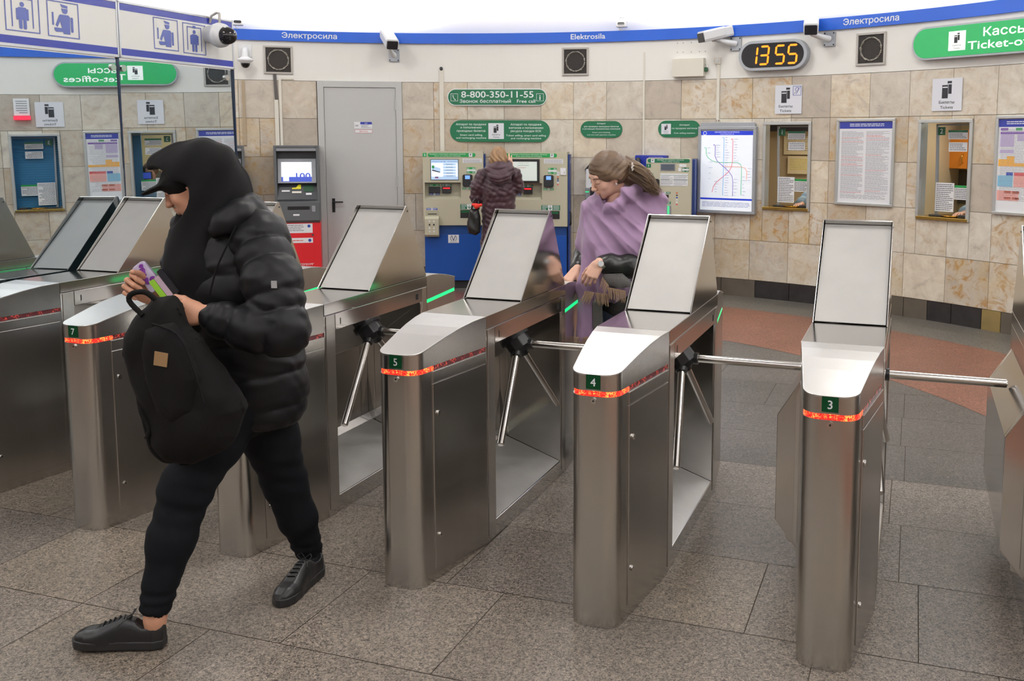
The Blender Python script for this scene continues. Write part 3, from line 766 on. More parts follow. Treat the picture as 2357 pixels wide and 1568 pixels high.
# machine heading signs
T = thing('machine_sign', 'wide green rounded sign over the two beige ticket machines', 'sign', wallM(5.74, 1.88, .03), 'green signs over the machines')
mb = MB(); board(mb, 1.24, .262, .131, .008, green_s); mb.build('sign_board', T)
mb = MB(); z = .0088; k = .000969
for (cx_, rows) in ((-.356, ((557, .029, 'Аппарат по продаже', 390), (597, .029, 'и пополнению', 272), (640, .029, 'проездных билетов', 370), (690, .025, 'Smart card selling', 286), (727, .025, 'and recharging machine', 388))),
                    (.325, ((558, .029, 'Аппарат по продаже', 392), (600, .029, 'жетонов и пополнению', 442), (641, .029, 'ресурса поездок БСК', 390), (695, .025, 'Token selling, smart card selling', 510), (731, .025, 'and recharging machine', 387)))):
    for (yy, hh, s, w_) in rows: txt(mb, s, cx_, (630 - yy)*.00096, hh*.86, white_l, z, w=w_*k, bold=.012)
ticket_icon(mb, -.044, 0, .192, z)
mb.build('lettering', T)
T = thing('machine_sign', 'small green oval sign for the card checking device', 'sign', wallM(16.43, 1.9025, .012), 'green signs over the machines')
mb = MB(); board(mb, .52, .197, .098, .006, green_s); mb.build('sign_board', T); mb = MB(); k = .000977; z = .0068
for (yy, hh, s, w_) in ((543, .017, 'Аппарат', 112), (579, .017, 'для проверки проездных билетов', 445), (608, .017, 'и активации безналичных платежей', 480), (650, .015, 'Smart card checking', 228), (679, .015, 'and non-cash payment machine', 365)):
    txt(mb, s, 0, (606 - yy)*k, hh, white_l, z, w=w_*k, bold=.012)
mb.build('lettering', T)
T = thing('machine_sign', 'small green oval sign for the coin machine, beside the metro map', 'sign', wallM(24.58, 1.907, .012), 'green signs over the machines')
mb = MB(); board(mb, .517, .192, .096, .006, green_s); mb.build('sign_board', T); mb = MB(); k = .00172; z = .0068
for (yy, hh, s, w_) in ((345, .018, 'Аппарат', 75), (368, .018, 'по продаже жетонов', 180), (399, .016, 'Coin selling machine', 150)):
    txt(mb, s, 40*k, (367 - yy)*k, hh, white_l, z, w=w_*k, bold=.012)
ticket_icon(mb, -92*k, 0, .12, z); mb.build('lettering', T)
# lit ticket office sign
T = thing('ticket_office_sign', 'long backlit green rounded sign reading Ticket-offices', 'sign', wallM(54.3, 2.715, .07))
green_l = emis('sign_green_lit', srgb(20, 165, 88), .45); white_lit = emis('sign_white_lit', srgb(240, 246, 242), .75)
w_ = 1.60; mb = MB(); mb.prism(rrect(w_, .315, .157, 12), -.06, .035, alu_p); mb.prism(rrect(w_ - .035, .28, .14, 12), .035, .038, green_l); mb.build('sign_board', T, bevel=.002)
mb = MB(); z = .0395; xl = -w_/2
ticket_icon(mb, xl + .50, .0, .18, z - .001, pl=white_lit)
txt(mb, 'Кассы', xl + .98, .02, .078, white_lit, z, w=.42, bold=.035); txt(mb, 'Ticket-offices', xl + .615, -.09, .075, white_lit, z, w=.86, bold=.035, align='L')
mb.build('lettering', T)
# small white ticket signs
def tsign(az, label, w=.314, ear=False):
    T = thing('ticket_sign', label, 'sign', wallM(az, 2.222, .012), 'white ticket signs over the counters')
    mb = MB(); mb.box(-w/2, w/2, -.155, .155, 0, .004, white_s); mb.build('sign_board', T)
    mb = MB(); ticket_icon(mb, -.03 if ear else 0, .0, .32, .0022, plate=False)
    if ear:
        frame_prism(mb, .095, .1, .004, .005, .0055, blue_s, cx=.1, cy=.092)
        mb.tube([(.1 + p, .095 + q, .0055) for p, q in ((-.02, -.002), (-.02, .016), (-.008, .032), (.01, .032), (.022, .018), (.016, .0), (.002, -.012), (.0, -.028), (-.012, -.036))], .0026, blue_s, n=5); mb.tube([(.06, .055, .0056), (.14, .135, .0056)], .0018, blue_s, n=4)
    mb.build('lettering', T)
tsign(35.66, 'white ticket sign with a small blue ear symbol, over counter 1', ear=True)
tsign(50.6, 'white ticket sign over counter 2')
tsign(61.7, 'white ticket sign over counter 3, seen mirrored in the glass')

# digital clock
T = thing('digital_clock', 'oval station clock with amber digits showing 13 55', 'clock', wallM(34.3, 2.70, .10))
mb = MB(); mb.prism(rrect(.80, .325, .162, 14), -.10, .012, alu_p); mb.build('clock_case', T, bevel=.003)
mb = MB(); mb.prism(rrect(.73, .262, .131, 14), .012, .014, mat('clock_glass', srgb(30, 28, 30), .12, spec=.15)); mb.build('clock_face', T)
SEG = {'1': 'bc', '3': 'abcdg', '5': 'acdfg'}
def seg7(mb, ch, x, y, w, h, z):
    t = .021; g = .004; sl = .09
    P = {'a': ((0, h), (w, h)), 'g': ((0, h/2), (w, h/2)), 'd': ((0, 0), (w, 0)), 'f': ((0, h/2), (0, h)), 'b': ((w, h/2), (w, h)), 'e': ((0, 0), (0, h/2)), 'c': ((w, 0), (w, h/2))}
    for s in SEG[ch]:
        (x0, y0), (x1, y1) = P[s]; L = math.hypot(x1 - x0, y1 - y0); dx, dy = (x1 - x0)/L, (y1 - y0)/L; nx, ny = -dy, dx
        pts = [(x0 + dx*g, y0 + dy*g), (x0 + dx*(g + t/2) + nx*t/2, y0 + dy*(g + t/2) + ny*t/2), (x1 - dx*(g + t/2) + nx*t/2, y1 - dy*(g + t/2) + ny*t/2), (x1 - dx*g, y1 - dy*g),
               (x1 - dx*(g + t/2) - nx*t/2, y1 - dy*(g + t/2) - ny*t/2), (x0 + dx*(g + t/2) - nx*t/2, y0 + dy*(g + t/2) - ny*t/2)]
        mb.prism([(x + p + sl*q, y + q) for p, q in pts], z, z + .001, amber)
for ch, x in (('1', -.285), ('3', -.150), ('5', .035), ('5', .180)): mb = MB(); seg7(mb, ch, x, -.095, .098, .19, .0145); mb.build('digit', T)

# loudspeakers
wire = mat('speaker_mesh', srgb(58, 52, 47), .6, .3, bump=(400, .6, .002)); foil = mat('foil_ring', srgb(150, 146, 138), .25, .8, bump=(60, 1, .02)); spf = mat('speaker_frame', srgb(178, 174, 168), .5, .3)
for az, lb in ((-16.5, 'square wall loudspeaker left of the grey door'), (13.68, 'square wall loudspeaker under the Latin station name'), (43.5, 'square wall loudspeaker right of the digital clock')):
    T = thing('loudspeaker', lb, 'loudspeaker', wallM(az, 2.71, .005), 'wall loudspeakers')
    mb = MB(); frame_prism(mb, .325, .33, .022, 0, .02, spf); mb.build('speaker_frame', T, bevel=.002)
    mb = MB(); mb.box(-.145, .145, -.145, .145, 0, .006, wire); 
    for i in range(-7, 8): mb.box(i*.019 - .0012, i*.019 + .0012, -.143, .143, .006, .0075, black_p); mb.box(-.143, .143, i*.019 - .0012, i*.019 + .0012, .0076, .009, black_p)
    mb.build('grille', T)
    mb = MB(); mb.tube([(.115*math.cos(t), .115*math.sin(t), .008 + .002*math.sin(9*t)) for t in [2*PI*i/40 for i in range(41)]], [.011 + .004*math.sin(i*1.7) for i in range(41)], foil, n=8, caps=False); mb.build('ring', T)

# grey door
T = thing('door_1', None, None, wallM(-8.625, 0, .0)); tag(T, 'grey painted steel door in a grey frame', kind='structure')
def flatM(az0, az1, out=0.0):
    return wallM((az0 + az1)/2, 0, out)
hw = 4.22*DEG
mb = MB()
for (a, b, c, d) in ((-hw, -hw + .075, 0, 2.475), (hw - .075, hw, 0, 2.475), (-hw + .075, hw - .075, 2.40, 2.475)): mb.box(a, b, c, d, -.06, .035, door_g)
mb.build('door_frame', T, bevel=.002)
mb = MB(); mb.box(-hw + .078, hw - .078, .01, 2.397, -.05, .022, door_g); leaf = mb.build('door_leaf', T, bevel=.002)
mb = MB(); mb.box(-hw + .0755, hw - .0755, .0, 2.3995, -.055, -.052, dark); mb.build('door_gap', T)
mb = MB(); mb.box(-.36, -.325, .885, 1.055, .022, .032, black_p); mb.cyl((-.342, 1.012, .03), (-.342, 1.012, .07), .009, black_p); mb.box(-.35, -.225, 1.003, 1.021, .062, .076, black_p); mb.cyl((-.342, .93, .032), (-.342, .93, .034), .008, dark); mb.build('handle', T, bevel=.002)
for zz in (2.2, 1.26):
    mb = MB(); mb.cyl((hw - .077, zz - .07, .03), (hw - .077, zz + .07, .03), .012, door_g); mb.build('hinge', T)
mb = MB(); mb.box(-.075, .135, 1.905, 1.985, .022, .0235, paper); mb.box(-.003, .135, 1.955, 1.985, .0235, .024, blue_s); txt(mb, '107', -.043, 1.93, .02, black_s, .0242, bold=.03); txt(mb, 'ЭМУ', .066, 1.963, .012, white_l, .0243); textlines(mb, .008, .125, 1.95, 1.912, 3, gray_s, .0237, seed=3); mb.build('door_plate', T)
mb = MB(); mb.box(-.07, .138, 1.85, 1.892, .022, .0235, red_p); mb.box(-.067, .135, 1.853, 1.889, .0235, .024, paper); txt(mb, 'В4 П-II а', .034, 1.862, .018, red_p, .0243, bold=.03); mb.build('fire_plate', T)

# pipes, trunking and boxes
def trunk(az, z0, z1, w, d, label, m=cream_pl, az2=None, round_=False, top=None):
    M = wallM(az, 0, .0); mb = MB(); dx = 0 if az2 is None else (az2 - az)*DEG
    if round_: mb.cyl((0, z1, d), (dx, z0, d), w/2, m, n=10)
    else: mb.add([(-w/2 + q*dx, zz, zd) for q, zz in ((0, z1), (1, z0)) for zd in (0, d) for _ in (0,)] + [(w/2 + q*dx, zz, zd) for q, zz in ((0, z1), (1, z0)) for zd in (0, d)],
                 [(0, 1, 3, 2), (4, 6, 7, 5), (0, 4, 5, 1), (2, 3, 7, 6), (1, 5, 7, 3), (0, 2, 6, 4)], m)
    if top: mb.cyl((0, z1, 0), (0, z1 + .02, .03), .02, black_p, n=10)
    o = mb.build('cable_duct', M=M); return tag(o, label, 'cable duct', 'cable ducts on the wall')
trunk(-.31, 1.60, 2.62, .052, .02, 'white cable duct rising beside the free call sign to a black grommet', top=True)
trunk(20.86, 1.55, 2.80, .020, .012, 'thin white conduit running up behind the blue payphone')
trunk(28.56, 2.01, 2.65, .034, .02, 'white cable duct dropping from the small switch box to the metro map')
trunk(-16.82, 1.68, 2.24, .045, .02, 'wider white duct above the red and grey cash machine')
trunk(-16.42, 1.68, 2.50, .03, .02, 'narrow white duct beside the wider one above the cash machine')
trunk(-16.9, 2.24, 2.55, .035, .02, 'dark cable bundle hanging below the left loudspeaker', m=mat('cable_grey', srgb(88, 84, 82), .6), az2=-16.8)
trunk(-19.9, 1.7, 2.46, .03, .02, 'beige duct at the corner beside the glass partition', m=mat('duct_beige', srgb(168, 150, 124), .6))
o = MB().box(-.03, .12, -.012, .012, 0, .02, cream_pl).build('cable_duct', M=wallM(-16.1, 2.495, 0)); tag(o, 'short level piece of white duct under the left loudspeaker', 'cable duct', 'cable ducts on the wall')
o = MB().box(-.19, .19, -.105, .105, 0, .08, cream_pl).build('junction_box', M=wallM(25.6, 2.605, .0), bevel=.006); tag(o, 'blank cream junction box under the left pointing camera', 'box')
o = MB().box(-.207, .207, -.072, .072, 0, .006, white_paint).build('mounting_plate', M=wallM(25.72, 2.84, .0), bevel=.001); tag(o, 'white painted mounting plate with bolts above the junction box', 'plate')
mb = MB()
for x in (-.17, -.1, 0, .1, .17):
    for y in (-.055, .05): mb.cyl((x, y, .006), (x, y, .012), .006, spf, n=8)
mb.build('bolts', o)
T = thing('padlock', 'small padlock hanging at the side of the junction box', 'padlock', wallM(27.35, 2.60, .02))
mb = MB(); mb.tube([(-.015, 0, .02), (-.015, .025, .02), (0, .038, .02), (.015, .025, .02), (.015, 0, .02)], .004, steel_pol, n=6); mb.build('shackle', T)
mb = MB(); mb.prism(rrect(.045, .05, .015, 4, .0, -.022), .008, .03, mat('padlock_green', srgb(30, 80, 50), .4)); mb.build('lock_body', T)
T = thing('switch_box', 'small cream switch box above a cable duct left of the clock', 'switch', wallM(28.5, 2.675, 0)); MB().box(-.035, .035, -.04, .035, 0, .03, cream_pl).build('switch_case', T, bevel=.004)
MB().cyl((0, 0, .03), (0, 0, .036), .018, white_plastic).build('switch_button', T)

# surveillance cameras
def bullet_cam(az, z, yaw, pitch, label, plate_dx=0.0, plate_dz=-.17):
    T = thing('security_camera', label, 'security camera', wallM(az, z, 0), 'boxy white security cameras on the wall')
    mb = MB(); mb.box(plate_dx - .065, plate_dx + .065, plate_dz - .075, plate_dz + .075, 0, .03, alu_p)
    for sx in (-.05, .05):
        for sy in (-.06, .06): mb.cyl((plate_dx + sx, plate_dz + sy, .03), (plate_dx + sx, plate_dz + sy, .033), .008, dark, n=8)
    mb.build('mount_plate', T, bevel=.004)
    mb = MB(); mb.tube([(plate_dx, plate_dz, .02), (plate_dx*.6, plate_dz + .015, .10), (0, plate_dz + .05, .17), (0, -.05, .19)], [.035, .03, .027, .03], white_plastic, n=10); mb.build('mount_arm', T)
    H = bpy.data.objects.new('camera_housing', None)
    Mh = Matrix.Translation((0, 0, .19)) @ Matrix.Rotation(math.radians(yaw), 4, 'Y') @ Matrix.Rotation(math.radians(pitch), 4, 'X')
    mb = MB(); prof = [(-.062, -.052), (.062, -.052), (.072, -.03), (.072, .045), (.058, .062), (-.058, .062), (-.072, .045), (-.072, -.03)]
    mb.prism(prof, -.22, .16, white_plastic); mb.prism([(p*1.06, q*1.06 + .004) for p, q in prof[2:8]], -.12, .158, white_plastic)
    h = mb.build('housing', T, bevel=.004, M=Mh)
    mb = MB(); mb.prism(rrect(.128, .10, .012, 3, 0, .002), .155, .172, mat('lens_black', srgb(38, 38, 42), .12) if 'lens_black' not in MAT else MAT['lens_black']); mb.build('lens_window', h, bevel=.002)
bullet_cam(-5.35, 2.95, 20, 26, 'white security camera over the grey door, facing the gates', .03, -.16)
bullet_cam(28.6, 2.94, -38, 14, 'white security camera pointing left beside the clock', .20, -.09)
bullet_cam(38.45, 2.97, 25, 22, 'white security camera right of the clock, facing forward', .13, -.13)
T = thing('dome_camera', 'white wall dome camera beside the end of the glass partition', 'security camera', wallM(-19.6, 2.75, 0))
MB().box(-.075, .075, -.02, .13, 0, .02, white_plastic).build('mount_plate', T, bevel=.003)
MB().tube([(0, .06, .02), (0, .06, .10), (0, .03, .14), (0, -.03, .15)], [.03, .03, .035, .04], white_plastic, n=12).build('mount_arm', T)
MD = Matrix.Translation((0, -.06, .15)) @ Matrix.Rotation(PI/2, 4, 'X')
mb = MB(); mb.lathe([(.04, -.035), (.075, -.015), (.09, 0), (.088, .012), (.06, .03), (.055, .04)], white_plastic, n=24, M=MD); mb.build('camera_base', T)
mb = MB(); mb.lathe([(.05, .04), (.05, .055), (.042, .075), (.025, .09), (.005, .095)], mat('smoked_dome', srgb(30, 28, 30), .08), n=24, M=MD); mb.build('smoked_cover', T)
for az, lb in ((-20.2, 'tiny white camera on the cornice above the glass edge'), (18.6, 'tiny white camera on the cornice right of the Latin name')):
    T = thing('cornice_camera', lb, 'security camera', wallM(az, 3.125, .05), 'tiny cameras on the cornice')
    MB().box(-.065, .065, -.035, .04, -.05, .03, white_plastic).build('housing', T, bevel=.012)
    MB().prism(rrect(.085, .032, .016, 5, 0, .005), .03, .033, MAT['lens_black']).build('lens_window', T)
    mb = MB(); mb.cyl((0, .04, 0), (0, .075, 0), .012, white_plastic); mb.cyl((0, .075, 0), (0, .08, 0), .03, white_plastic); mb.tube([(-.03, -.035, 0), (-.02, -.06, 0), (0, -.07, -.01)], .006, cream_pl, n=6); mb.build('bracket', T)
# big dome camera on the sign header
T = thing('dome_camera', 'large white dome camera with grey conduit on the pictogram header', 'security camera', GM @ Matrix.Translation((.055, 2.045, 2.472)) @ Matrix.Scale(.76, 4))
dv = Vector((.72, -.10, -.06)).normalized()
Mq = Matrix.Translation((0, 0, 0)) @ Vector((0, 0, 1)).rotation_difference(dv).to_matrix().to_4x4()
mb = MB(); mb.lathe([(.075, -.05), (.078, .03), (.10, .05), (.103, .075), (.108, .08), (.108, .10), (.103, .105), (.103, .13), (.09, .155), (.082, .165)], white_plastic, n=32, M=Mq); mb.build('camera_base', T)
mb = MB(); mb.lathe([(.078, .165), (.075, .20), (.062, .235), (.04, .258), (.012, .268), (.002, .269)], MAT['smoked_dome'], n=32, M=Mq); mb.build('smoked_cover', T)
mb = MB(); mb.tube([(.08, .0, .10), (.085, 0, .16), (.075, .01, .185), (.04, .02, .195), (-.03, .03, .17), (-.05, .03, .11)], .0115, spf, n=10); mb.build('conduit', T)

# notice boards
def frame_board(az0, az1, z0, z1, name, label, cat, t=.028, m=pale_frame, d=.03):
    w = (az1 - az0)*DEG; T = thing(name, label, cat, wallM((az0 + az1)/2, (z0 + z1)/2, .008))
    h = z1 - z0; mb = MB(); frame_prism(mb, w, h, t, 0, d, m); mb.build('board_frame', T, bevel=.004)
    mb = MB(); mb.box(-w/2 + t*.8, w/2 - t*.8, -h/2 + t*.8, h/2 - t*.8, 0, .012, paper); mb.build('sheet', T)
    return T, w - 2*t, h - 2*t
T, w_, h_ = frame_board(40.52, 46.05, 1.105, 2.005, 'rules_board', 'aluminium framed board of dense printed rules between the two counters', 'notice board')
mb = MB(); z = .0125; mb.box(-w_/2 + .004, w_/2 - .004, h_/2 - .075, h_/2 - .004, z, z + .0005, blue_s); textlines(mb, -w_*.3, w_*.34, h_/2 - .02, h_/2 - .055, 2, white_l, z + .0006, seed=5)
textlines(mb, -w_/2 + .03, -.02, h_/2 - .10, -h_/2 + .09, 62, print_l, z, .36, 8, red_p); textlines(mb, .01, w_/2 - .035, h_/2 - .10, -h_/2 + .09, 62, print_l, z, .36, 9, red_p)
textlines(mb, -w_/2 + .03, w_/2 - .06, -h_/2 + .085, -h_/2 + .04, 4, print_l, z, .36, 10); mb.build('print', T)
T, w_, h_ = frame_board(55.05, 58.7, 1.105, 2.01, 'tariff_board', 'framed tariff board with purple, orange, blue and red tables at the right edge', 'notice board')
mb = MB(); mb.box(-w_/2, w_/2, h_/2 - .075, h_/2 - .004, z, z + .0005, blue_s); textlines(mb, -w_*.3, w_*.34, h_/2 - .02, h_/2 - .055, 2, white_l, z + .0006, seed=5)
pp = mat('table_purple', srgb(120, 80, 165), .5); pl = mat('table_lilac', srgb(190, 176, 214), .5); po = mat('table_orange', srgb(240, 176, 60), .5); pc = mat('table_cyan', srgb(130, 190, 220), .5); pr = mat('table_red', srgb(214, 84, 84), .5); pk = mat('table_pink', srgb(238, 170, 160), .5); px_ = mat('table_vermilion', srgb(205, 96, 60), .5)
for (x0, x1, y0, y1, m_) in ((.05, .25, .10, .125, pp), (.45, .62, .10, .125, green_b), (.05, .95, .14, .165, pp), (.05, .42, .17, .30, pl), (.5, .75, .17, .24, pl), (.05, .42, .33, .37, pl), (.25, .45, .40, .435, po), (.03, .45, .435, .51, po), (.45, .98, .475, .51, po),
        (.25, .43, .575, .61, lblue), (.03, .43, .61, .73, pc), (.46, .97, .575, .61, pr), (.46, .97, .61, .73, pk), (.03, .6, .77, .88, pk), (.22, .40, .775, .80, px_), (.44, .62, .775, .80, px_), (.22, .40, .84, .865, px_), (.44, .62, .84, .865, px_)):
    mb.box(-w_/2 + x0*w_, -w_/2 + x1*w_, h_/2 - y1*h_, h_/2 - y0*h_, z, z + .0006, m_)
textlines(mb, -w_/2 + .03, w_/2 - .03, h_/2 - .09, -h_/2 + .10, 46, print_l, z + .0007, .25, 12); mb.build('print', T)
# lit metro map
T = thing('map_lightbox', 'backlit grey framed metro line map with coloured lines', 'map', wallM(29.72, 1.46, .06)); w_, h_ = .70, 1.02
mb = MB(); mb.box(-w_/2, w_/2, -h_/2, h_/2 - .04, -.06, .0, alu_p); mb.prism(rrect(w_ - .04, .10, .03, 5, 0, h_/2 - .04), -.06, .006, alu_p); frame_prism(mb, w_, h_ - .035, .035, .0, .02, alu_p, cy=-.02); mb.build('box_frame', T, bevel=.004)
iw, ih = w_ - .07, h_ - .105; iy = -.02
map_w = emis('map_lit', srgb(236, 242, 250), .62); mcol = {k: emis('map_' + k, srgb(*c), .5) for k, c in dict(blue=(36, 60, 200), green=(80, 185, 140), purple=(110, 70, 180), sky=(110, 175, 235), red=(225, 90, 115), orange=(240, 150, 120), ink=(110, 118, 170)).items()}
mb = MB(); mb.box(-iw/2, iw/2, iy - ih/2, iy + ih/2, 0, .004, map_w); mb.build('map_sheet', T)
mb = MB(); z = .0045
def mp(x, y): return (-iw/2 + (x - 130)/770*iw, iy + ih/2 - (y - 240)/1245*ih)
for k_, pts in (('green', ((208, 520), (208, 600), (230, 665), (300, 720), (370, 740), (470, 742), (600, 742), (680, 742), (725, 770), (738, 810), (735, 1240))), ('purple', ((343, 475), (343, 650), (375, 720), (470, 805), (550, 880), (600, 950), (615, 1040), (612, 1260))),
                ('sky', ((475, 360), (467, 1255))), ('red', ((605, 385), (602, 740), (585, 820), (550, 885), (470, 960), (370, 1050), (325, 1120), (308, 1205))), ('orange', ((480, 805), (740, 808), (790, 825), (815, 870), (812, 1000)))):
    q = [(*mp(*p), z) for p in pts]; mb.tube(q, .0036, mcol[k_], n=4)
    x, y = mp(*pts[0]); mb.box(x - .022, x - .008, y - .005, y + .005, z, z + .001, mcol[k_])
r_ = random.Random(4)
for (x, y0, y1, n_s) in ((490, 360, 1250, 24), (620, 385, 720, 9), (355, 480, 660, 6), (625, 1000, 1250, 6), (750, 960, 1240, 6), (225, 520, 600, 2), (340, 1040, 1200, 5), (825, 830, 1010, 5), (250, 740, 1000, 4)):
    for i in range(n_s):
        y = y0 + (y1 - y0)*i/max(1, n_s - 1); a, b = mp(x, y); mb.box(a, a + .02 + .035*r_.random(), b - .0016, b + .0016, z, z + .0006, mcol['ink'])
a, b = mp(130, 240); mb.box(a, -a, b - .062, b, z, z + .0006, mcol['blue']); txt(mb, 'СХЕМА ЛИНИЙ ПЕТЕРБУРГСКОГО МЕТРОПОЛИТЕНА', 0, b - .036, .014, map_w, z + .001, w=.30); txt(mb, 'THE SAINT PETERSBURG SUBWAY MAP', 0, b - .054, .009, map_w, z + .001, w=.17)
a2, b2 = mp(130, 1312); mb.box(a, -a, b2 - .008, b2 + .012, z, z + .0006, mcol['blue']); textlines(mb, a + .02, -a - .03, b2 - .03, b2 - .09, 4, mcol['ink'], z, .3, 6)
mb.lathe([(.022, 0), (.022, .001)], map_w, n=20, M=Matrix.Translation((a + .045, b - .04, z + .0005))); mb.lathe([(.017, 0), (.017, .001)], mcol['blue'], n=20, M=Matrix.Translation((a + .045, b - .04, z + .001))); mb.build('map_print', T)
mb = MB(); mb.tube([(-.14, h_/2 - .0, -.03), (-.13, h_/2 + .04, -.03), (-.10, h_/2 + .045, -.03), (-.08, h_/2 + .01, -.03)], .006, cream_pl, n=6); mb.build('cable_loop', T)

# ------------------------------------------------------------------ ticket counters
booth_cols = {1: srgb(186, 172, 150), 2: srgb(196, 186, 150), 3: srgb(30, 90, 130)}
def counter(n, wa, wb, z0, z1):
    az = (wa + wb)/2; w = (wb - wa)*DEG; h = z1 - z0; zc = (z0 + z1)/2
    T = thing('window_%d' % n, None, None, wallM(az, zc, 0)); tag(T, 'ticket counter window %d in an aluminium frame' % n, kind='structure')
    mb = MB(); t = .032
    mb.box(-w/2, -w/2 + t, -h/2, h/2, -.02, .03, pale_frame); mb.box(w/2 - t, w/2, -h/2, h/2, -.02, .03, pale_frame); mb.box(-w/2, w/2, h/2 - t, h/2, -.02, .034, pale_frame); mb.build('window_frame', T, bevel=.003)
    mb = MB(); mb.box(-w/2 + .01, w/2 - .01, -h/2, -h/2 + .03, -.40, .035, brass); mb.build('brass_sill', T, bevel=.003)
    wl = mat('booth_wall_%d' % n, booth_cols[n], .6); 
    mb = MB(); W2, D2 = 1.3, 1.9
    for (a, b, c, d, e, f) in ((-W2, W2, -h/2 - .15, h/2 + .25, -D2 - .05, -D2), (-W2 - .05, -W2, -h/2 - .15, h/2 + .25, -D2, -.12), (W2, W2 + .05, -h/2 - .15, h/2 + .25, -D2, -.12), (-W2, W2, h/2 + .25, h/2 + .3, -D2, -.12), (-W2, W2, -h/2 - .2, -h/2 - .15, -D2, -.12)): mb.box(a, b, c, d, e, f, wl)
    # inner face of the wall around the opening
    for (a, b, c, d) in ((-W2, -w/2, -h/2 - .15, h/2 + .25), (w/2, W2, -h/2 - .15, h/2 + .25), (-w/2, w/2, h/2, h/2 + .25), (-w/2, w/2, -h/2 - .15, -h/2)): mb.box(a, b, c, d, -.135, -.12, wl)
    tag(mb.build('wall_booth_%d' % n, M=wallM(az, zc, 0)), 'inner walls of ticket booth %d' % n, kind='structure')
    mb = MB(); mb.box(-w/2, -w/2 + .006, -h/2, h/2, -.135, -.02, pale_frame); mb.box(w/2 - .006, w/2, -h/2, h/2, -.135, -.02, pale_frame); mb.box(-w/2, w/2, h/2 - .006, h/2, -.135, -.02, mat('reveal_dark', srgb(88, 84, 78), .6) if 'reveal_dark' not in MAT else MAT['reveal_dark']); mb.build('reveal', T)
    # leaning inner glazing frame
    mb = MB(); xl = -w/2 + .075
    mb.prism([(xl, h/2 - .04), (xl + .02, h/2 - .04), (xl + .045, -h/2 + .03), (xl + .02, -h/2 + .03)], -.20, -.17, alu_p); mb.box(xl, w/2, h/2 - .055, h/2 - .04, -.20, -.17, alu_p); mb.build('inner_frame', T, bevel=.002)
    lm = light('booth_lamp', (0, 0, 0), (0, 0, 0), .5, .5, 26, (1, .86, .64) if n != 3 else (.75, .85, 1)); lm.matrix_world = wallM(az, zc, 0) @ Matrix.Translation((.1, h/2 + .2, -1.0)) @ Matrix.Rotation(-PI/2, 4, 'X')
    Mw = wallM(az, zc, 0)
    # number plate and notices stuck to the glazing
    P = thing('counter_number', 'green number plate %d at the top of its counter window' % n, 'number plate', Mw @ Matrix.Translation((0, 0, -.16)), 'green counter number plates')
    mb = MB(); x0 = -w/2 + .105; mb.box(x0, x0 + .078, h/2 - .15, h/2 - .07, 0, .004, green_d); txt(mb, str(n), x0 + .039, h/2 - .133, .047, white_l, .005); mb.build('plate', P)
    def notice(x0, x1, y0, y1, label, head=None, z=-.165, lines=4):
        o = MB(); o.box(x0, x1, y0, y1, z, z + .003, paper)
        if head: o.box(x0, x1, y1 - .024, y1, z + .003, z + .0035, head)
        textlines(o, x0 + .01, x1 - .01, y1 - (.03 if head else .008), y0 + .008, lines, gray_s, z + .0032, .45, n*7 + lines)
        q = o.build('paper_notice', M=Mw); tag(q, label, 'notice', 'printed sheets in the counter windows')
    notice(-.07, .135, h/2 - .19, h/2 - .10, 'small printed notice with a green heading, upper one in counter window %d' % n, green_s)
    notice(-.06, .135, h/2 - .31, h/2 - .22, 'small printed notice without heading, lower one in counter window %d' % n)
    notice(-w/2 + .11, -w/2 + .31, -h/2 + .075, -h/2 + .36, 'tall printed price sheet standing in counter window %d' % n, z=-.15, lines=14)
    notice(.02, .21, -h/2 + .20, -h/2 + .34, 'half height sheet with a green heading in counter window %d' % n, green_b, lines=6)
    # scoop tray and card reader
    mb = MB(); mb.lathe([(.001, 0), (.09, .0), (.11, .012), (.105, .014), (.08, .004), (.001, .004)], brass, n=24, M=Mw @ Matrix.Translation((.03, -h/2 + .033, -.10)) @ Matrix.Rotation(-PI/2, 4, 'X') @ Matrix.Scale(.7, 4, (0, 1, 0)))
    tag(mb.build('money_tray'), 'brass money tray on the sill of counter %d' % n, 'tray', 'brass money trays')
    mb = MB(); mb.box(.14, .235, -h/2 + .031, -h/2 + .058, -.12, -.03, black_p, Mw); tag(mb.build('card_reader', bevel=.004), 'black card reader on the sill of counter %d' % n, 'card reader', 'card readers on the counters')
    mb = MB(); mb.box(-.19, -.05, -h/2 + .031, -h/2 + .045, -.15, -.06, black_p, Mw); tag(mb.build('rubber_mat', bevel=.003), 'black mat on the sill of counter %d' % n, 'mat', 'black mats on the counters')
    return Mw, w, h
Mw, w, h = counter(1, *WINS[0])
mb = MB(); mb.box(-.90, -.30, .10, .40, -1.88, -1.87, mat('paper_cream', srgb(232, 222, 196), .7)); textlines(mb, -.86, -.35, .36, .14, 8, gray_s, -1.869, .2, 3); o = mb.build('wall_poster', M=Mw); tag(o, 'large cream poster on the back wall of booth 1', 'poster')
mb = MB(); mb.box(-.83, -.40, -.15, .08, -1.86, -1.85, MAT['paper_cream']); textlines(mb, -.80, -.45, .05, -.1, 7, yellow, -1.849, .25, 4); o = mb.build('wall_poster', M=Mw); tag(o, 'yellowish printed sheet below the cream poster in booth 1', 'poster')
mb = MB(); mb.box(-1.25, 1.25, .40, .52, -1.86, -1.70, mat('shelf_dark', srgb(52, 50, 60), .6)); o = mb.build('dark_shelf', M=Mw); tag(o, 'dark shelf board high in booth 1', 'shelf')
T = thing('microphone', 'black gooseneck microphone behind counter window 1', 'microphone', Mw @ Matrix.Translation((.17, -.16, -.42)))
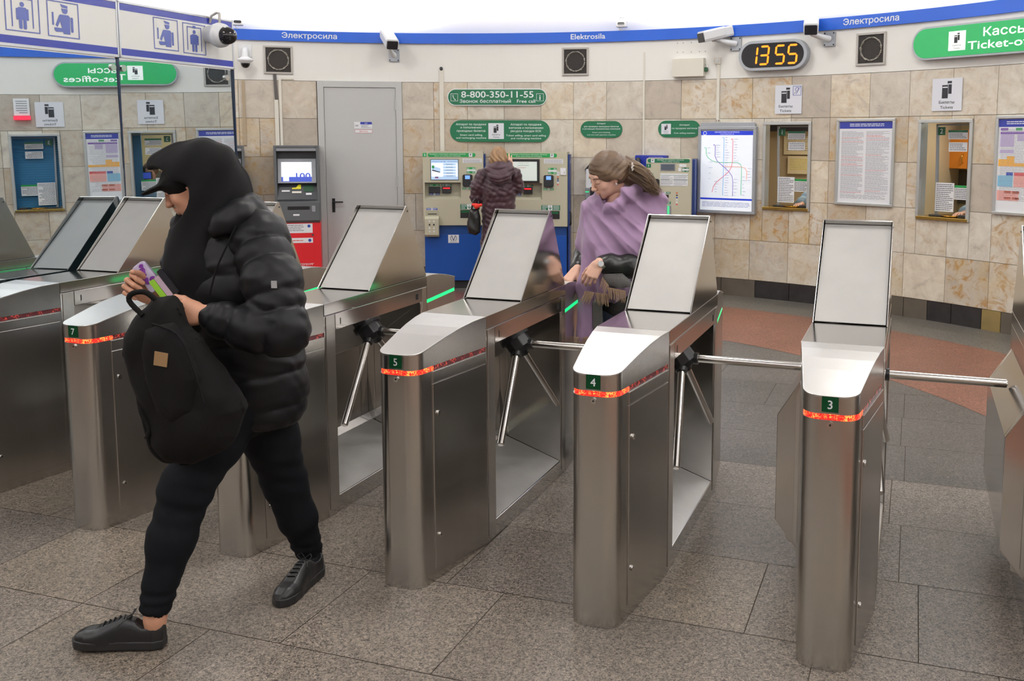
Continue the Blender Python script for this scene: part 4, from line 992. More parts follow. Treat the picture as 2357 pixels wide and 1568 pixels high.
MB().tube([(.06, -.33, 0), (.06, -.2, 0), (.045, -.06, 0), (.0, -.0, .01)], .006, mat('mic_red', srgb(150, 60, 50), .5), n=6).build('gooseneck', T); MB().ball((-.01, .01, .01), .022, black_p, 12).build('mic_head', T)
Mw2, w, h = counter(2, *WINS[1])
wood = mat('orange_wood', srgb(226, 140, 48), .4, noise=(3, .08, (1, .1, 1)))
T = thing('wall_cabinet', 'orange wooden cabinet with two doors in booth 2', 'cabinet', Mw2 @ Matrix.Translation((-.60, .19, -1.5)))
mb = MB(); mb.box(-.26, .26, -.22, .22, -.3, 0, wood); mb.build('carcass', T, bevel=.003)
for s_ in (-1, 1):
    mb = MB(); mb.box(min(s_*.003, s_*.257), max(s_*.003, s_*.257), -.215, .215, .001, .02, wood); d_ = mb.build('door', T, bevel=.003)
    mb = MB(); mb.tube([(s_*.05, -.06, .02), (s_*.05, -.06, .045), (s_*.055, -.10, .05), (s_*.05, -.15, .045), (s_*.05, -.15, .02)], .006, brass, n=8); mb.build('handle', d_)
mb = MB(); mb.box(.03, .16, -.10, .0, -.5, -.45, black_p); mb.box(.04, .15, -.09, -.01, -.45, -.448, screen_b); o = mb.build('small_screen', M=Mw2 @ Matrix.Translation((.10, -.05, .05))); tag(o, 'small blue display behind counter window 2', 'screen')
mb = MB(); mb.box(.03, .16, -.10, .0, -.5, -.45, black_p); mb.box(.04, .15, -.09, -.01, -.45, -.448, screen_b); o = mb.build('small_screen', M=Mw @ Matrix.Translation((.10, .06, .05))); tag(o, 'small blue display above the microphone in booth 1', 'screen')
mb = MB(); mb.box(-1.28, 1.28, -.45, -.06, -1.88, -1.87, mat('splashback', srgb(92, 88, 80), .6)); o = mb.build('splashback', M=Mw2); tag(o, 'grey splashback panel under the orange cabinet in booth 2', 'panel')
Mw3, w, h = counter(3, *WINS[2])
blind = mat('blue_blind', srgb(38, 116, 160), .6)
mb = MB()
for i in range(30): mb.box(-.28, .28, h/2 - .06 - i*.03, h/2 - .035 - i*.03, -.235 - .0, -.22, blind)
o = mb.build('window_blind', M=Mw3); tag(o, 'blue slatted blind behind counter window 3', 'blind')
# red running text display above counter 3 and a notice beyond it
T = thing('led_display', 'small board with a red running text strip by counter 3', 'display', wallM(64.2, 2.29, .02))
MB().box(-.085, .085, -.08, .13, 0, .02, paper).build('notice_card', T); mb = MB(); textlines(mb, -.06, .06, .11, -.06, 6, gray_s, .0205, .35, 2); mb.build('print', T)
MB().box(-.09, .09, -.135, -.085, 0, .05, emis('red_strip', (1, .03, .08), 1.3)).build('led_strip', T)
T, a_, b_ = frame_board(67.2, 71.5, 1.55, 2.0, 'paper_notice_board', 'framed white notice beyond counter 3, seen in the glass', 'notice board')
# ------------------------------------------------------------------ machines along the wall
def term(T, x0, x1, y0, y1, z):
    mb = MB(); mb.prism(rrect(x1 - x0, y1 - y0, .02, 4, (x0 + x1)/2, (y0 + y1)/2), z, z + .035, black_p); o = mb.build('card_terminal', T, bevel=.004)
    mb = MB(); cx_ = (x0 + x1)/2; mb.box(cx_ - .028, cx_ + .028, y1 - .055, y1 - .012, z + .035, z + .037, lcd_b); mb.build('terminal_screen', o)
    mb = MB()
    for i in range(3):
        for j in range(4): mb.box(cx_ - .03 + i*.022, cx_ - .016 + i*.022, y0 + .02 + j*.016, y0 + .028 + j*.016, z + .035, z + .0375, atm_d)
    mb.build('keypad', o)
def glabel(mb, x0, x1, y0, y1, z, m=green_b, icon=True, seed=1):
    mb.box(x0, x1, y0, y1, z, z + .001, m); w = x1 - x0; h = y1 - y0
    if icon: cx_ = (x0 + x1)/2; s = min(h, w*.22); mb.box(cx_ - s/2, cx_ + s/2, y0, y1, z + .001, z + .0015, paper); mb.box(cx_ - s*.12, cx_ + s*.12, y0 + h*.2, y1 - h*.2, z + .0015, z + .002, m)
    n = max(1, int(h/.012)); textlines(mb, x0 + w*.05, x0 + w*.36, y1 - .002, y0 + .002, n, white_l, z + .0011, .4, seed); textlines(mb, x1 - w*.36, x1 - w*.05, y1 - .002, y0 + .002, n, white_l, z + .0011, .4, seed + 1)
def m_logo(mb, cx, cy, s, z, m):
    for sx in (-1, 1):
        pts = [(cx + sx*(.40*s*math.cos(t)), cy + .42*s*math.sin(t)) for t in [math.radians(a) for a in range(-62, 63, 10)]]
        mb.tube([(p[0], p[1], z) for p in pts], .022*s*1.4, m, n=5); mb.tube([(cx + sx*.22*s, cy + .33*s, z), (cx, cy - .34*s, z)], .03*s*1.3, m, n=5)
def ticket_machine(azc, x0, x1, top, label, number, busy, out=.55, turn=7):
    T = thing('ticket_machine', label, 'ticket machine', wallM(azc, 0, out) @ Matrix.Rotation(math.radians(turn), 4, 'Y'), 'beige and blue ticket machines')
    zb = .765; zback = -.43
    # cabinet
    mb = MB(); mb.prism([(zb, .0), (top - .0, -.03), (top, zback), (zb, zback)], x0 + .012, x1 - .012, beige, axis='X') if False else None
    F = MB()
    nx0, nx1, ny0, ny1 = x0 + .02, x0 + .44, 1.075, 1.272      # niche
    # front built around the niche
    F.box(x0, x1, ny1, top, -.10, 0, beige); F.box(x0, x1, zb, ny0, -.10, 0, beige); F.box(x0, nx0, ny0, ny1, -.10, 0, beige); F.box(nx1, x1, ny0, ny1, -.10, 0, beige)
    F.box(x0, x1, zb, top, zback, -.10, beige2)
    F.build('fascia', T)
    mb = MB(); mb.box(nx0 + .001, nx1 - .001, ny0, ny1 - .001, -.099, -.08, beige2); mb.prism([(ny0 + .0005, -.08), (ny0 + .03, -.08), (ny0 + .0005, -.003)], nx0 + .001, nx1 - .001, beige, axis='X') ; mb.build('niche', T)
    mb = MB(); mb.box(x0 + .01, x1 - .01, .10, zb - .001, zback, -.03, mblue); mb.box(x0 + .008, x1 - .008, .10, .655, -.03, -.022, mblue3); mb.build('lower_cabinet', T, bevel=.003)
    mb = MB(); mb.box(x0 + .03, x1 - .03, 0, .10, zback, -.06, rubber); mb.build('plinth', T)
    mb = MB(); mb.box(x1 + .001, x1 + .022, .10, top - .03, zback, -.14, mblue2); mb.box(x1 + .022, x1 + .024, 1.5, 1.53, -.25, -.22, paper); mb.build('side_panel', T, bevel=.003)
    # heading
    mb = MB(); cx_ = x0 + .333; mb.prism(rrect(.555, .046, .022, 6, cx_ + .005, top - .04), 0, .003, green_b); mb.box(x0 + .002, x0 + .046, top - .062, top - .016, 0, .003, green_b)
    z = .0035; txt(mb, number, x0 + .024, top - .053, .027, white_l, z, bold=.04)
    txt(mb, 'Продажа и пополнение проездных билетов', cx_ - .045, top - .036, .013, white_l, z, w=.42, bold=.03, slant=.15); txt(mb, 'Smart card selling and recharging', cx_ - .045, top - .056, .012, white_l, z, w=.30, bold=.03, slant=.15)
    ticket_icon(mb, cx_ + .225, top - .04, .042, z - .001, words=False); mb.build('heading', T)
    # screen
    if busy:
        mb = MB(); mb.box(x0 + .052, x0 + .414, 1.275 + .0, 1.552, 0, .016, black_p); s_ = mb.build('screen_bezel', T, bevel=.004)
        mb = MB(); mb.box(x0 + .085, x0 + .383, 1.30, 1.522, .016, .018, screen_g); mb.build('screen', s_)
        mb = MB(); txt(mb, 'Текущее состояние', x0 + .23, 1.503, .009, gray_s, .0185); txt(mb, 'Подождите...', x0 + .21, 1.447, .014, red_p, .0185); mb.box(x0 + .16, x0 + .29, 1.477, 1.481, .018, .0186, gray_s); mb.build('screen_text', s_)
    else:
        mb = MB(); mb.box(x0 + .09, x0 + .416, 1.30, 1.545, 0, .006, atm_d); s_ = mb.build('screen_bezel', T, bevel=.002)
        mb = MB(); mb.box(x0 + .096, x0 + .41, 1.306, 1.539, .006, .008, screen_lb); mb.box(x0 + .10, x0 + .406, 1.34, 1.50, .008, .0083, screen_w); mb.build('screen', s_)
        mb = MB(); z = .0088
        txt(mb, 'ПЕТЕРБУРГСКИЙ', x0 + .17, 1.513, .011, mblue, z, w=.12); txt(mb, 'МЕТРОПОЛИТЕН', x0 + .345, 1.513, .011, mblue, z, w=.115); m_logo(mb, x0 + .255, 1.518, .028, z, mblue)
        for i in range(5): mb.prism(rrect(.15, .024, .011, 4, x0 + .31, 1.485 - i*.034), z, z + .0006, screen_lb); mb.box(x0 + .27, x0 + .35, 1.483 - i*.034, 1.488 - i*.034, z + .0006, z + .001, gray_s)
        mb.prism([(x0 + .105, 1.47), (x0 + .205, 1.44), (x0 + .205, 1.39), (x0 + .11, 1.42)], z, z + .0005, screen_lb); mb.prism([(x0 + .108, 1.425), (x0 + .2, 1.398), (x0 + .2, 1.388), (x0 + .108, 1.41)], z + .0005, z + .001, atm_d)
        mb.prism([(x0 + .12 + .016*math.cos(t), 1.455 + .02*math.sin(t)) for t in [PI*2*i/10 for i in range(10)]], z + .0005, z + .001, green_b)
        for j, c_ in enumerate((paper, lblue, red_p)): mb.box(x0 + .14, x0 + .18, 1.338 - j*.008, 1.346 - j*.008, z, z + .0006, c_)
        mb.build('screen_text', s_)
    mb = MB(); z = .0005
    mb.box(x0 + .465, x0 + .688, 1.502, 1.553, 0, .002, paper); textlines(mb, x0 + .475, x0 + .68, 1.548, 1.507, 5, gray_s, .0022, .35, 2); mb.build('paper_label', T)
    term(T, x0 + .462, x0 + .578, 1.225, 1.368, 0)
    mb = MB(); glabel(mb, x0 + .512, x0 + .612, 1.38, 1.452, 0, green_b, False, 3); mb.box(x0 + .512, x0 + .612, 1.405, 1.427, .0012, .002, paper); glabel(mb, x0 + .457, x0 + .578, 1.19, 1.216, 0, green_b, True, 4)
    mb.build('green_labels', T); mb = MB(); glabel(mb, x0 + .43, x0 + .652, .955, 1.015, 0, green_s, False, 5); mb.box(x0 + .51, x0 + .562, .956, 1.014, .001, .002, paper); mb.box(x0 + .533, x0 + .539, .965, 1.006, .002, .0026, green_s)
    mb.prism([(x0 + .516, .985), (x0 + .536, .960), (x0 + .556, .985), (x0 + .550, .989), (x0 + .536, .971), (x0 + .522, .989)], .002, .0026, green_s)
    mb.build('green_labels', T)
    mb = MB(); mb.box(x0 + .43, x0 + .645, .853, .948, 0, .004, black_p); mb.box(x0 + .44, x0 + .63, .915, .94, .004, .005, green_d); mb.build('output_hatch', T)
    mb = MB(); mb.box(x0 + .062, x0 + .193, 1.147, 1.22, -.08, -.04, black_p); mb.build('note_slot', T, bevel=.003)
    mb = MB(); mb.box(x0 + .218, x0 + .323, 1.143, 1.222, -.08, -.04, black_p); o = mb.build('ticket_slot', T, bevel=.003); MB().box(x0 + .23, x0 + .31, 1.196, 1.21, -.04, -.038, red_glow).build('slot_light', o)
    mb = MB(); glabel(mb, x0 + .065, x0 + .186, 1.225, 1.249, -.08, green_b, False, 6); glabel(mb, x0 + .208, x0 + .328, 1.226, 1.25, -.08, green_s, True, 7); glabel(mb, x0 + .063, x0 + .185, 1.119, 1.144, -.08, lblue, True, 8); mb.build('slot_labels', T)
    mb = MB(); mb.box(x0 + .613, x0 + .643, 1.363, 1.408, 0, .003, paper); mb.box(x0 + .626, x0 + .630, 1.372, 1.40, .003, .0035, dark); mb.build('coin_label', T)
    mb = MB()
    for i, c_ in enumerate((px_, atm_d, lblue, paper, pr)): mb.box(x0 + .616, x0 + .636, 1.338 - i*.022, 1.352 - i*.022, 0, .001, c_)
    mb.build('card_stickers', T)
    if not busy:
        mb = MB(); glabel(mb, x0 + .036, x0 + .162, .947, .972, 0, lblue, True, 9); mb.build('blue_label', T)
        mb = MB(); mb.box(x0 + .025, x0 + .178, .87, .94, -.0, .003, beige2); mb.box(x0 + .05, x0 + .155, .895, .905, .003, .004, dark); mb.build('return_cup', T)
        mb = MB(); mb.prism([(.875, 0), (.875, .05), (.85, .085), (.66, .085), (.635, .06), (.635, .0)], x0 + .02, x0 + .182, beige, axis='X')
        for i in range(4):
            for j in range(2): mb.cyl((x0 + .075 + j*.05, .82 - i*.04, .085), (x0 + .075 + j*.05, .82 - i*.04, .087), .010, paper if i != 1 else dark, n=10)
        mb.build('coin_box', T, bevel=.003)
    else:
        mb = MB(); mb.box(x0 + .655, x0 + .72, 1.37, 1.45, 0, .012, paper); mb.box(x0 + .70, x0 + .704, 1.385, 1.41, .012, .013, dark); mb.build('coin_entry', T, bevel=.003)
        mb = MB(); mb.tube([(x1 + .03, .93, -.06), (x1 + .04, .92, -.04), (x1 + .04, .79, -.04), (x1 + .03, .78, -.06)], .01, rubber, n=8); mb.build('side_handle', T)
    mb = MB(); cx_ = x0 + .345; mb.box(cx_ - .063, cx_ + .063, .553, .65, -.021, -.019, paper); m_logo(mb, cx_, .61, .09, -.0185, mat('logo_navy', srgb(30, 40, 90), .5) if 'logo_navy' not in MAT else MAT['logo_navy']); mb.box(cx_ - .045, cx_ + .045, .561, .565, -.019, -.0184, gray_s); mb.build('metro_emblem', T)
    return T
ticket_machine(1.4, -.33, .375, 1.635, 'beige and blue ticket machine numbered 3, left of the burgundy coat', '3', False)
ticket_machine(10.6, -.362, .372, 1.635, 'beige and blue ticket machine with a dark framed screen, right of the burgundy coat', '2', True, turn=9)

# token machine
T = thing('ticket_machine', 'narrow beige token machine numbered 1 behind the lilac shawl', 'ticket machine', wallM(25.0, 0, .47) @ Matrix.Rotation(math.radians(13), 4, 'Y'), 'beige and blue ticket machines')
dx = .1255
mb = MB(); mb.prism(rrect(.51, 1.48, .02, 4, 0, .835), -.10, 0, beige); mb.build('fascia', T, bevel=.004)
MB().box(-.245, .235, .1, 1.55, -.36, -.10, beige2).build('cabinet', T, bevel=.003); MB().box(.237, .285, .08, 1.562, -.37, -.12, mblue2).build('side_panel', T, bevel=.003); MB().box(-.24, .23, 0, .1, -.36, -.05, rubber).build('plinth', T)
mb = MB(); mb.prism(rrect(.475, .042, .02, 6, 0, 1.546), 0, .003, green_s); z = .0035; txt(mb, 'Аппарат по продаже жетонов', .02, 1.550, .013, white_l, z, w=.30, bold=.03, slant=.15); txt(mb, 'Token selling machine', .02, 1.531, .012, white_l, z, w=.20, bold=.03, slant=.15)
ticket_icon(mb, -.18, 1.546, .04, z - .001, words=False); mb.box(-.252, -.20, 1.469, 1.512, 0, .003, green_s); txt(mb, '1', -.226, 1.478, .026, white_l, z, bold=.04); mb.build('heading', T)
mb = MB(); mb.box(-.092, .073, 1.437, 1.514, 0, .006, atm_s); s_ = mb.build('screen_bezel', T); MB().box(-.085, .066, 1.443, 1.508, .006, .008, mat('lcd_off', srgb(84, 92, 104), .2)).build('screen', s_)
term(T, -.23, -.102, 1.211, 1.344, 0)
mb = MB(); mb.box(-.093, .218, 1.266, 1.405, 0, .003, paper)
for y in (1.385, 1.332): mb.box(-.093, .218, y, y + .003, .003, .0035, green_s)
textlines(mb, -.085, .05, 1.38, 1.27, 10, gray_s, .0032, .35, 3); textlines(mb, .06, .21, 1.38, 1.27, 10, gray_s, .0032, .35, 4); mb.build('instructions', T)
mb = MB(); glabel(mb, .152, .228, 1.425, 1.474, 0, green_s, False, 3); mb.box(.153, .227, 1.44, 1.458, .0012, .002, paper); glabel(mb, -.25, -.175, 1.359, 1.407, 0, green_s, False, 4); mb.box(-.249, -.176, 1.374, 1.392, .0012, .002, paper); glabel(mb, -.10, .025, 1.177, 1.197, 0, green_s, True, 5); glabel(mb, -.08, .03, 1.06, 1.09, 0, green_s, True, 6)
mb.box(.11, .14, 1.43, 1.47, 0, .003, paper); mb.box(.12, .20, 1.48, 1.51, 0, .001, paper)
for i, c_ in enumerate((px_, atm_d, lblue, paper, paper, pr)): mb.box(.087, .107, 1.18 - i*.026, 1.194 - i*.026, 0, .001, c_)
mb.build('labels', T)
mb = MB(); mb.box(-.077, .004, 1.134, 1.166, 0, .012, black_p); o = mb.build('coin_slot', T); MB().box(-.05, -.02, 1.144, 1.156, .012, .013, green_glow).build('slot_light', o)
mb = MB(); mb.box(-.09, .035, .93, 1.046, 0, .006, atm_s); mb.box(-.01, .015, .94, 1.04, .006, .007, emis('green_cup_light', (.1, .8, .35), .5)); mb.build('output_cup', T)

# payphone
T = thing('payphone', 'blue wall payphone with a black handset behind the flowing hair', 'telephone', wallM(21.9, 1.45, .004))
MB().box(-.19, .19, -.20, .15, 0, .12, mat('phone_blue', srgb(24, 44, 150), .4)).build('phone_case', T, bevel=.01)
mb = MB(); mb.tube([(-.14, .10, .15), (-.125, .08, .17), (-.12, 0, .17), (-.12, -.1, .165), (-.13, -.13, .15)], [.03, .026, .018, .024, .03], black_p, n=10); mb.build('handset', T)
mb = MB()
for i in range(3):
    for j in range(4): mb.box(.0 + i*.032, .02 + i*.032, -.10 + j*.032, -.08 + j*.032, .12, .126, atm_s)
mb.build('keypad', T); mb = MB(); frame_prism(mb, .17, .08, .004, .12, .122, pl, cx=.07, cy=.09); textlines(mb, .0, .14, .12, .07, 3, pl, .12, .35, 5); mb.build('card_label', T)
# card checking device
T = thing('card_checker', 'small grey wall device with a paper notice and a green light line by the face', 'device', wallM(16.6, 1.2, .004))
MB().box(-.17, .17, -.19, .01, 0, .18, atm_s).build('device_case', T, bevel=.006); MB().box(-.165, .1, .01, .23, .15, .16, paper).build('notice', T); MB().box(-.165, -.12, -.045, -.035, .18, .182, led_green).build('light_line', T)
MB().box(-.10, -.02, -.12, .02, .18, .205, black_p).build('reader_pad', T, bevel=.006)
# wall hooks / bent handles at the right of two machines
for az, zz, lb in ((15.3, 1.47, 'small dark bracket on the wall right of the dark framed machine'), (26.0, 1.34, 'bent metal bracket on the wall between token machine and map')):
    mb = MB(); mb.tube([(-.06, -.05, 0), (-.05, -.05, .05), (0, .0, .07), (.05, .03, .05), (.06, .03, 0)], .012, atm_d, n=8); tag(mb.build('wall_bracket', M=wallM(az, zz, 0)), lb, 'bracket', 'small wall brackets')

# cash machine
def cash_machine(azc, label):
    T = thing('cash_machine', label, 'cash machine', wallM(azc, 0, .45), 'cash machines')
    x0, x1 = -.25, .25; top = 1.70
    mb = MB()
    for s_ in (-1, 1): mb.box(min(s_*.25, s_*.222), max(s_*.25, s_*.222), .80, top, -.42, .0, atm_g)
    mb.box(-.222, .222, 1.675, top, -.42, 0, atm_g); mb.box(-.222, .222, .80, 1.06, -.42, .0, atm_g); mb.box(-.222, .222, 1.06, 1.675, -.42, -.12, atm_d); mb.box(-.222, .222, 1.635, 1.675, -.12, -.01, atm_s); mb.build('cabinet', T, bevel=.003)
    mb = MB(); mb.prism([(1.262, -.05), (1.545, -.11), (1.545, -.12), (1.262, -.12)], -.215, .215, atm_s, axis='X'); b_ = mb.build('screen_bezel', T)
    # tilted screen
    Ms = Matrix.Translation((0, 1.39, -.078)) @ Matrix.Rotation(-math.atan2(.06, .283), 4, 'X')
    mb = MB(); mb.box(-.175, .165, -.115, .118, 0, .003, screen_w, Ms); mb.box(-.175, .165, -.115, -.058, .003, .0035, screen_b, Ms); mb.box(-.155, -.09, -.108, -.055, .0035, .004, screen_w, Ms)
    txt(mb, '100', .07, -.085, .075, screen_b, .0042, w=.16, bold=.03, M=Ms); textlines(mb, -.15, .10, .10, .05, 3, mcol['ink'], .0035, .2, 3) if False else None
    mb.build('screen', T)
    mb = MB(); mb.prism([(1.245, -.11), (1.255, -.11), (1.075, .01), (1.062, .01), (1.062, -.11)], -.222, .222, atm_d, axis='X'); sh = mb.build('keypad_shelf', T)
    Mk = Matrix.Translation((0, 1.16, -.048)) @ Matrix.Rotation(-math.atan2(.12, .18), 4, 'X')
    mb = MB(); z = .003; mb.prism([(-.06, .035), (.04, .035), (.04, .095), (.01, .095), (-.015, .055), (-.06, .052)], z, z + .002, yellow, Mk); mb.box(.075, .18, .0, .085, z, z + .002, mat('pad_green', srgb(14, 70, 40), .5) if 'pad_green' not in MAT else MAT['pad_green'], Mk); mb.box(-.175, -.085, .0, .02, z, z + .002, paper, Mk); mb.box(-.06, .045, -.02, .005, z, z + .002, cream_pl, Mk); mb.box(.095, .16, -.045, -.02, z, z + .002, paper, Mk); mb.build('shelf_labels', T)
    mb = MB(); mb.prism([(1.05, .0), (1.04, .05), (.83, .05), (.80, .02), (.80, 0)], -.235, .245, atm_g, axis='X'); mb.box(-.11, .135, .955, .995, .05, .052, dark); mb.box(.16, .20, .93, 1.0, .05, .06, atm_s); mb.box(-.05, .02, .885, .905, .05, .052, paper); mb.build('cash_slot', T, bevel=.003)
    mb = MB(); mb.box(x0 + .005, x1, .05, .80, -.42, 0.02, atm_r); mb.build('lower_door', T, bevel=.003); MB().box(x0 + .02, x1 - .02, 0, .05, -.4, -.02, rubber).build('plinth', T)
    mb = MB(); z = .0205; mb.box(-.2, .16, .68, .79, z, z + .001, paper); mb.box(-.2, .16, .563, .622, z, z + .001, paper); textlines(mb, -.18, .06, .78, .70, 4, gray_s, z + .0012, .35, 4); textlines(mb, -.18, .05, .605, .58, 1, red_p, z + .0012, .4, 5)
    for (x, y) in ((.12, .76), (.125, .592)): mb.cyl((x, y, z + .001), (x, y, z + .002), .018, lblue, n=14)
    txt(mb, 'ПЕТЕРБУРГ', .06, .297, .022, paper, z + .001, w=.20, bold=.03, slant=.2); mb.build('stickers', T)
    mb = MB(); mb.cyl((.16, .655, z), (.16, .655, z + .004), .012, atm_d, n=12); mb.build('door_lock', T)
    return T
c1 = cash_machine(-14.9, 'grey cash machine with a lit screen and red lower door, left of the grey door')
copy_tree(c1, wallM(-22.25, 0, .45), 'second cash machine mostly hidden behind the glass edge')
# ------------------------------------------------------------------ organic shapes: distance fields turned into smooth meshes
def V3(*a): return np.array(a, float)
class Vol:
    def __init__(s, lo, hi, h):
        s.lo = np.array(lo, float); s.h = h; n = np.ceil((np.array(hi) - s.lo)/h).astype(int) + 1
        s.ax = [s.lo[i] + h*np.arange(n[i]) for i in range(3)]; s.F = np.full(tuple(n), 1.0, np.float32)
    def sl(s, lo, hi):
        r = []
        for i in range(3):
            a = max(0, int((lo[i] - s.lo[i])/s.h)); b = min(s.F.shape[i], int((hi[i] - s.lo[i])/s.h) + 2)
            if b <= a: return None
            r.append(slice(a, b))
        return tuple(r)
    def grid(s, r): return np.meshgrid(s.ax[0][r[0]], s.ax[1][r[1]], s.ax[2][r[2]], indexing='ij')
    def comb(s, r, d, k, sub=False):
        A = s.F[r]
        if sub: d = -d; h_ = np.maximum(k - np.abs(A - d), 0)/max(k, 1e-9); s.F[r] = np.maximum(A, d) + h_*h_*k*.25
        else: h_ = np.maximum(k - np.abs(A - d), 0)/max(k, 1e-9); s.F[r] = np.minimum(A, d) - h_*h_*k*.25
    def cap(s, a, b, ra, rb=None, k=.02, mod=None, flat=None, sub=False):
        rb = ra if rb is None else rb; a = np.array(a, float); b = np.array(b, float); m = max(ra, rb)*1.25 + k + 3*s.h
        r = s.sl(np.minimum(a, b) - m, np.maximum(a, b) + m)
        if r is None: return s
        X, Y, Z = s.grid(r); q = np.stack([X - a[0], Y - a[1], Z - a[2]], -1); ba = b - a
        if flat is not None:
            d_ = np.array(flat[0], float); d_ /= np.linalg.norm(d_); f = 1 - 1/flat[1]; q = q - (q @ d_)[..., None]*d_*f; ba = ba - (ba @ d_)*d_*f
        t = np.clip((q @ ba)/(ba @ ba + 1e-12), 0, 1); d = np.linalg.norm(q - t[..., None]*ba, axis=-1) - (ra + (rb - ra)*t)
        if mod is not None: d = d - mod(t, X, Y, Z)
        s.comb(r, d, k, sub); return s
    def path(s, pts, rs, k=.02, **kw):
        for i in range(len(pts) - 1): s.cap(pts[i], pts[i+1], rs[i], rs[i+1], k, **kw)
        return s
    def ell(s, c, rad, k=.02, M=None, sub=False):
        c = np.array(c, float); rad = np.array(rad, float); m = rad.max() + k + 3*s.h; r = s.sl(c - m, c + m)
        if r is None: return s
        X, Y, Z = s.grid(r); q = np.stack([X - c[0], Y - c[1], Z - c[2]], -1)
        if M is not None: q = q @ M
        k0 = np.linalg.norm(q/rad, axis=-1); k1 = np.linalg.norm(q/(rad*rad), axis=-1) + 1e-9
        s.comb(r, k0*(k0 - 1)/k1, k, sub); return s
    def slab(s, fn, lo, hi, k=.01, sub=False):
        r = s.sl(lo, hi)
        if r is None: return s
        X, Y, Z = s.grid(r); s.comb(r, fn(X, Y, Z), k, sub); return s
    def disp(s, fn):
        X, Y, Z = np.meshgrid(*s.ax, indexing='ij', sparse=True); s.F = (s.F + fn(X, Y, Z)).astype(np.float32); return s
    def mesh(s):
        F = s.F; sg = F < 0; n = F.shape
        c = [(i, j, k) for i in (0, 1) for j in (0, 1) for k in (0, 1)]
        cell = lambda A, o: A[o[0]:n[0]-1+o[0], o[1]:n[1]-1+o[1], o[2]:n[2]-1+o[2]]
        cnt = sum(cell(sg, o).astype(np.int8) for o in c); act = (cnt > 0) & (cnt < 8)
        idx = np.argwhere(act); P = np.zeros((len(idx), 3)); W_ = np.zeros(len(idx))
        g = lambda o: F[idx[:, 0] + o[0], idx[:, 1] + o[1], idx[:, 2] + o[2]]
        for o in c:
            for a in range(3):
                if o[a] == 0:
                    q = list(o); q[a] = 1; f0 = g(o); f1 = g(q); m = (f0 < 0) != (f1 < 0); t = np.where(m, f0/(f0 - f1 + 1e-12), 0)
                    e = np.zeros((len(idx), 3)); e[:] = o; e[:, a] += t; P[m] += e[m]; W_[m] += 1
        V = s.lo + (idx + P/np.maximum(W_, 1)[:, None])*s.h
        num = np.full(act.shape, -1, np.int64); num[act] = np.arange(len(idx))
        Q = []
        for a in range(3):
            b, d = (a+1) % 3, (a+2) % 3
            A = np.moveaxis(sg, (a, b, d), (0, 1, 2)); N = np.moveaxis(num, (a, b, d), (0, 1, 2))
            e = A[:-1, 1:-1, 1:-1] != A[1:, 1:-1, 1:-1]; w = np.argwhere(e)
            i, j, k = w[:, 0], w[:, 1], w[:, 2]; q = np.stack([N[i, j, k], N[i, j+1, k], N[i, j+1, k+1], N[i, j, k+1]], 1)
            fl = A[i, j+1, k+1]; q = np.where(fl[:, None], q, q[:, ::-1]); Q.append(q[(q >= 0).all(1)])
        return V, np.concatenate(Q)
def np_mesh(name, parts, material, parent=None, smooth_it=0, M=None):
    """parts = [(V,Q)] merged into one mesh object"""
    vs = []; fs = []; b = 0
    for V, Q in parts: vs.append(V); fs.append(Q + b); b += len(V)
    V = np.concatenate(vs); Q = np.concatenate(fs)
    me = bpy.data.meshes.new(name); me.vertices.add(len(V)); me.vertices.foreach_set('co', V.astype(np.float32).ravel())
    me.loops.add(Q.size); me.loops.foreach_set('vertex_index', Q.astype(np.int32).ravel()); me.polygons.add(len(Q)); me.polygons.foreach_set('loop_start', np.arange(0, Q.size, 4, dtype=np.int32))
    me.update(calc_edges=True); me.validate(); me.polygons.foreach_set('use_smooth', np.ones(len(me.polygons), bool)); me.materials.append(material)
    o = bpy.data.objects.new(name, me); COL.objects.link(o)
    if parent is not None: o.parent = parent; o.matrix_basis = parent_inv[parent.name] if parent.name in parent_inv else Matrix()
    if M is not None: o.matrix_basis = M
    if smooth_it: s = o.modifiers.new('smooth', 'SMOOTH'); s.iterations = smooth_it; s.factor = .5
    return o
parent_inv = {}
def person_root(name, label, cat, loc, group=None):
    T = thing(name, label, cat, Matrix.Translation(loc), group); parent_inv[T.name] = Matrix.Translation(-Vector(loc)); return T
def adopt(o, T): o.parent = T; o.matrix_basis = parent_inv[T.name] @ o.matrix_basis; return o
def frame(fwd, up=(0, 0, 1)):
    """3x3 numpy: columns right, forward, up"""
    f = np.array(fwd, float); f /= np.linalg.norm(f); r = np.cross(f, up); r /= np.linalg.norm(r); u = np.cross(r, f); return np.stack([r, f, u], 1)
def place(VQ, Rm, o, sc=1.0): return (VQ[0]*sc) @ Rm.T + np.array(o), VQ[1]

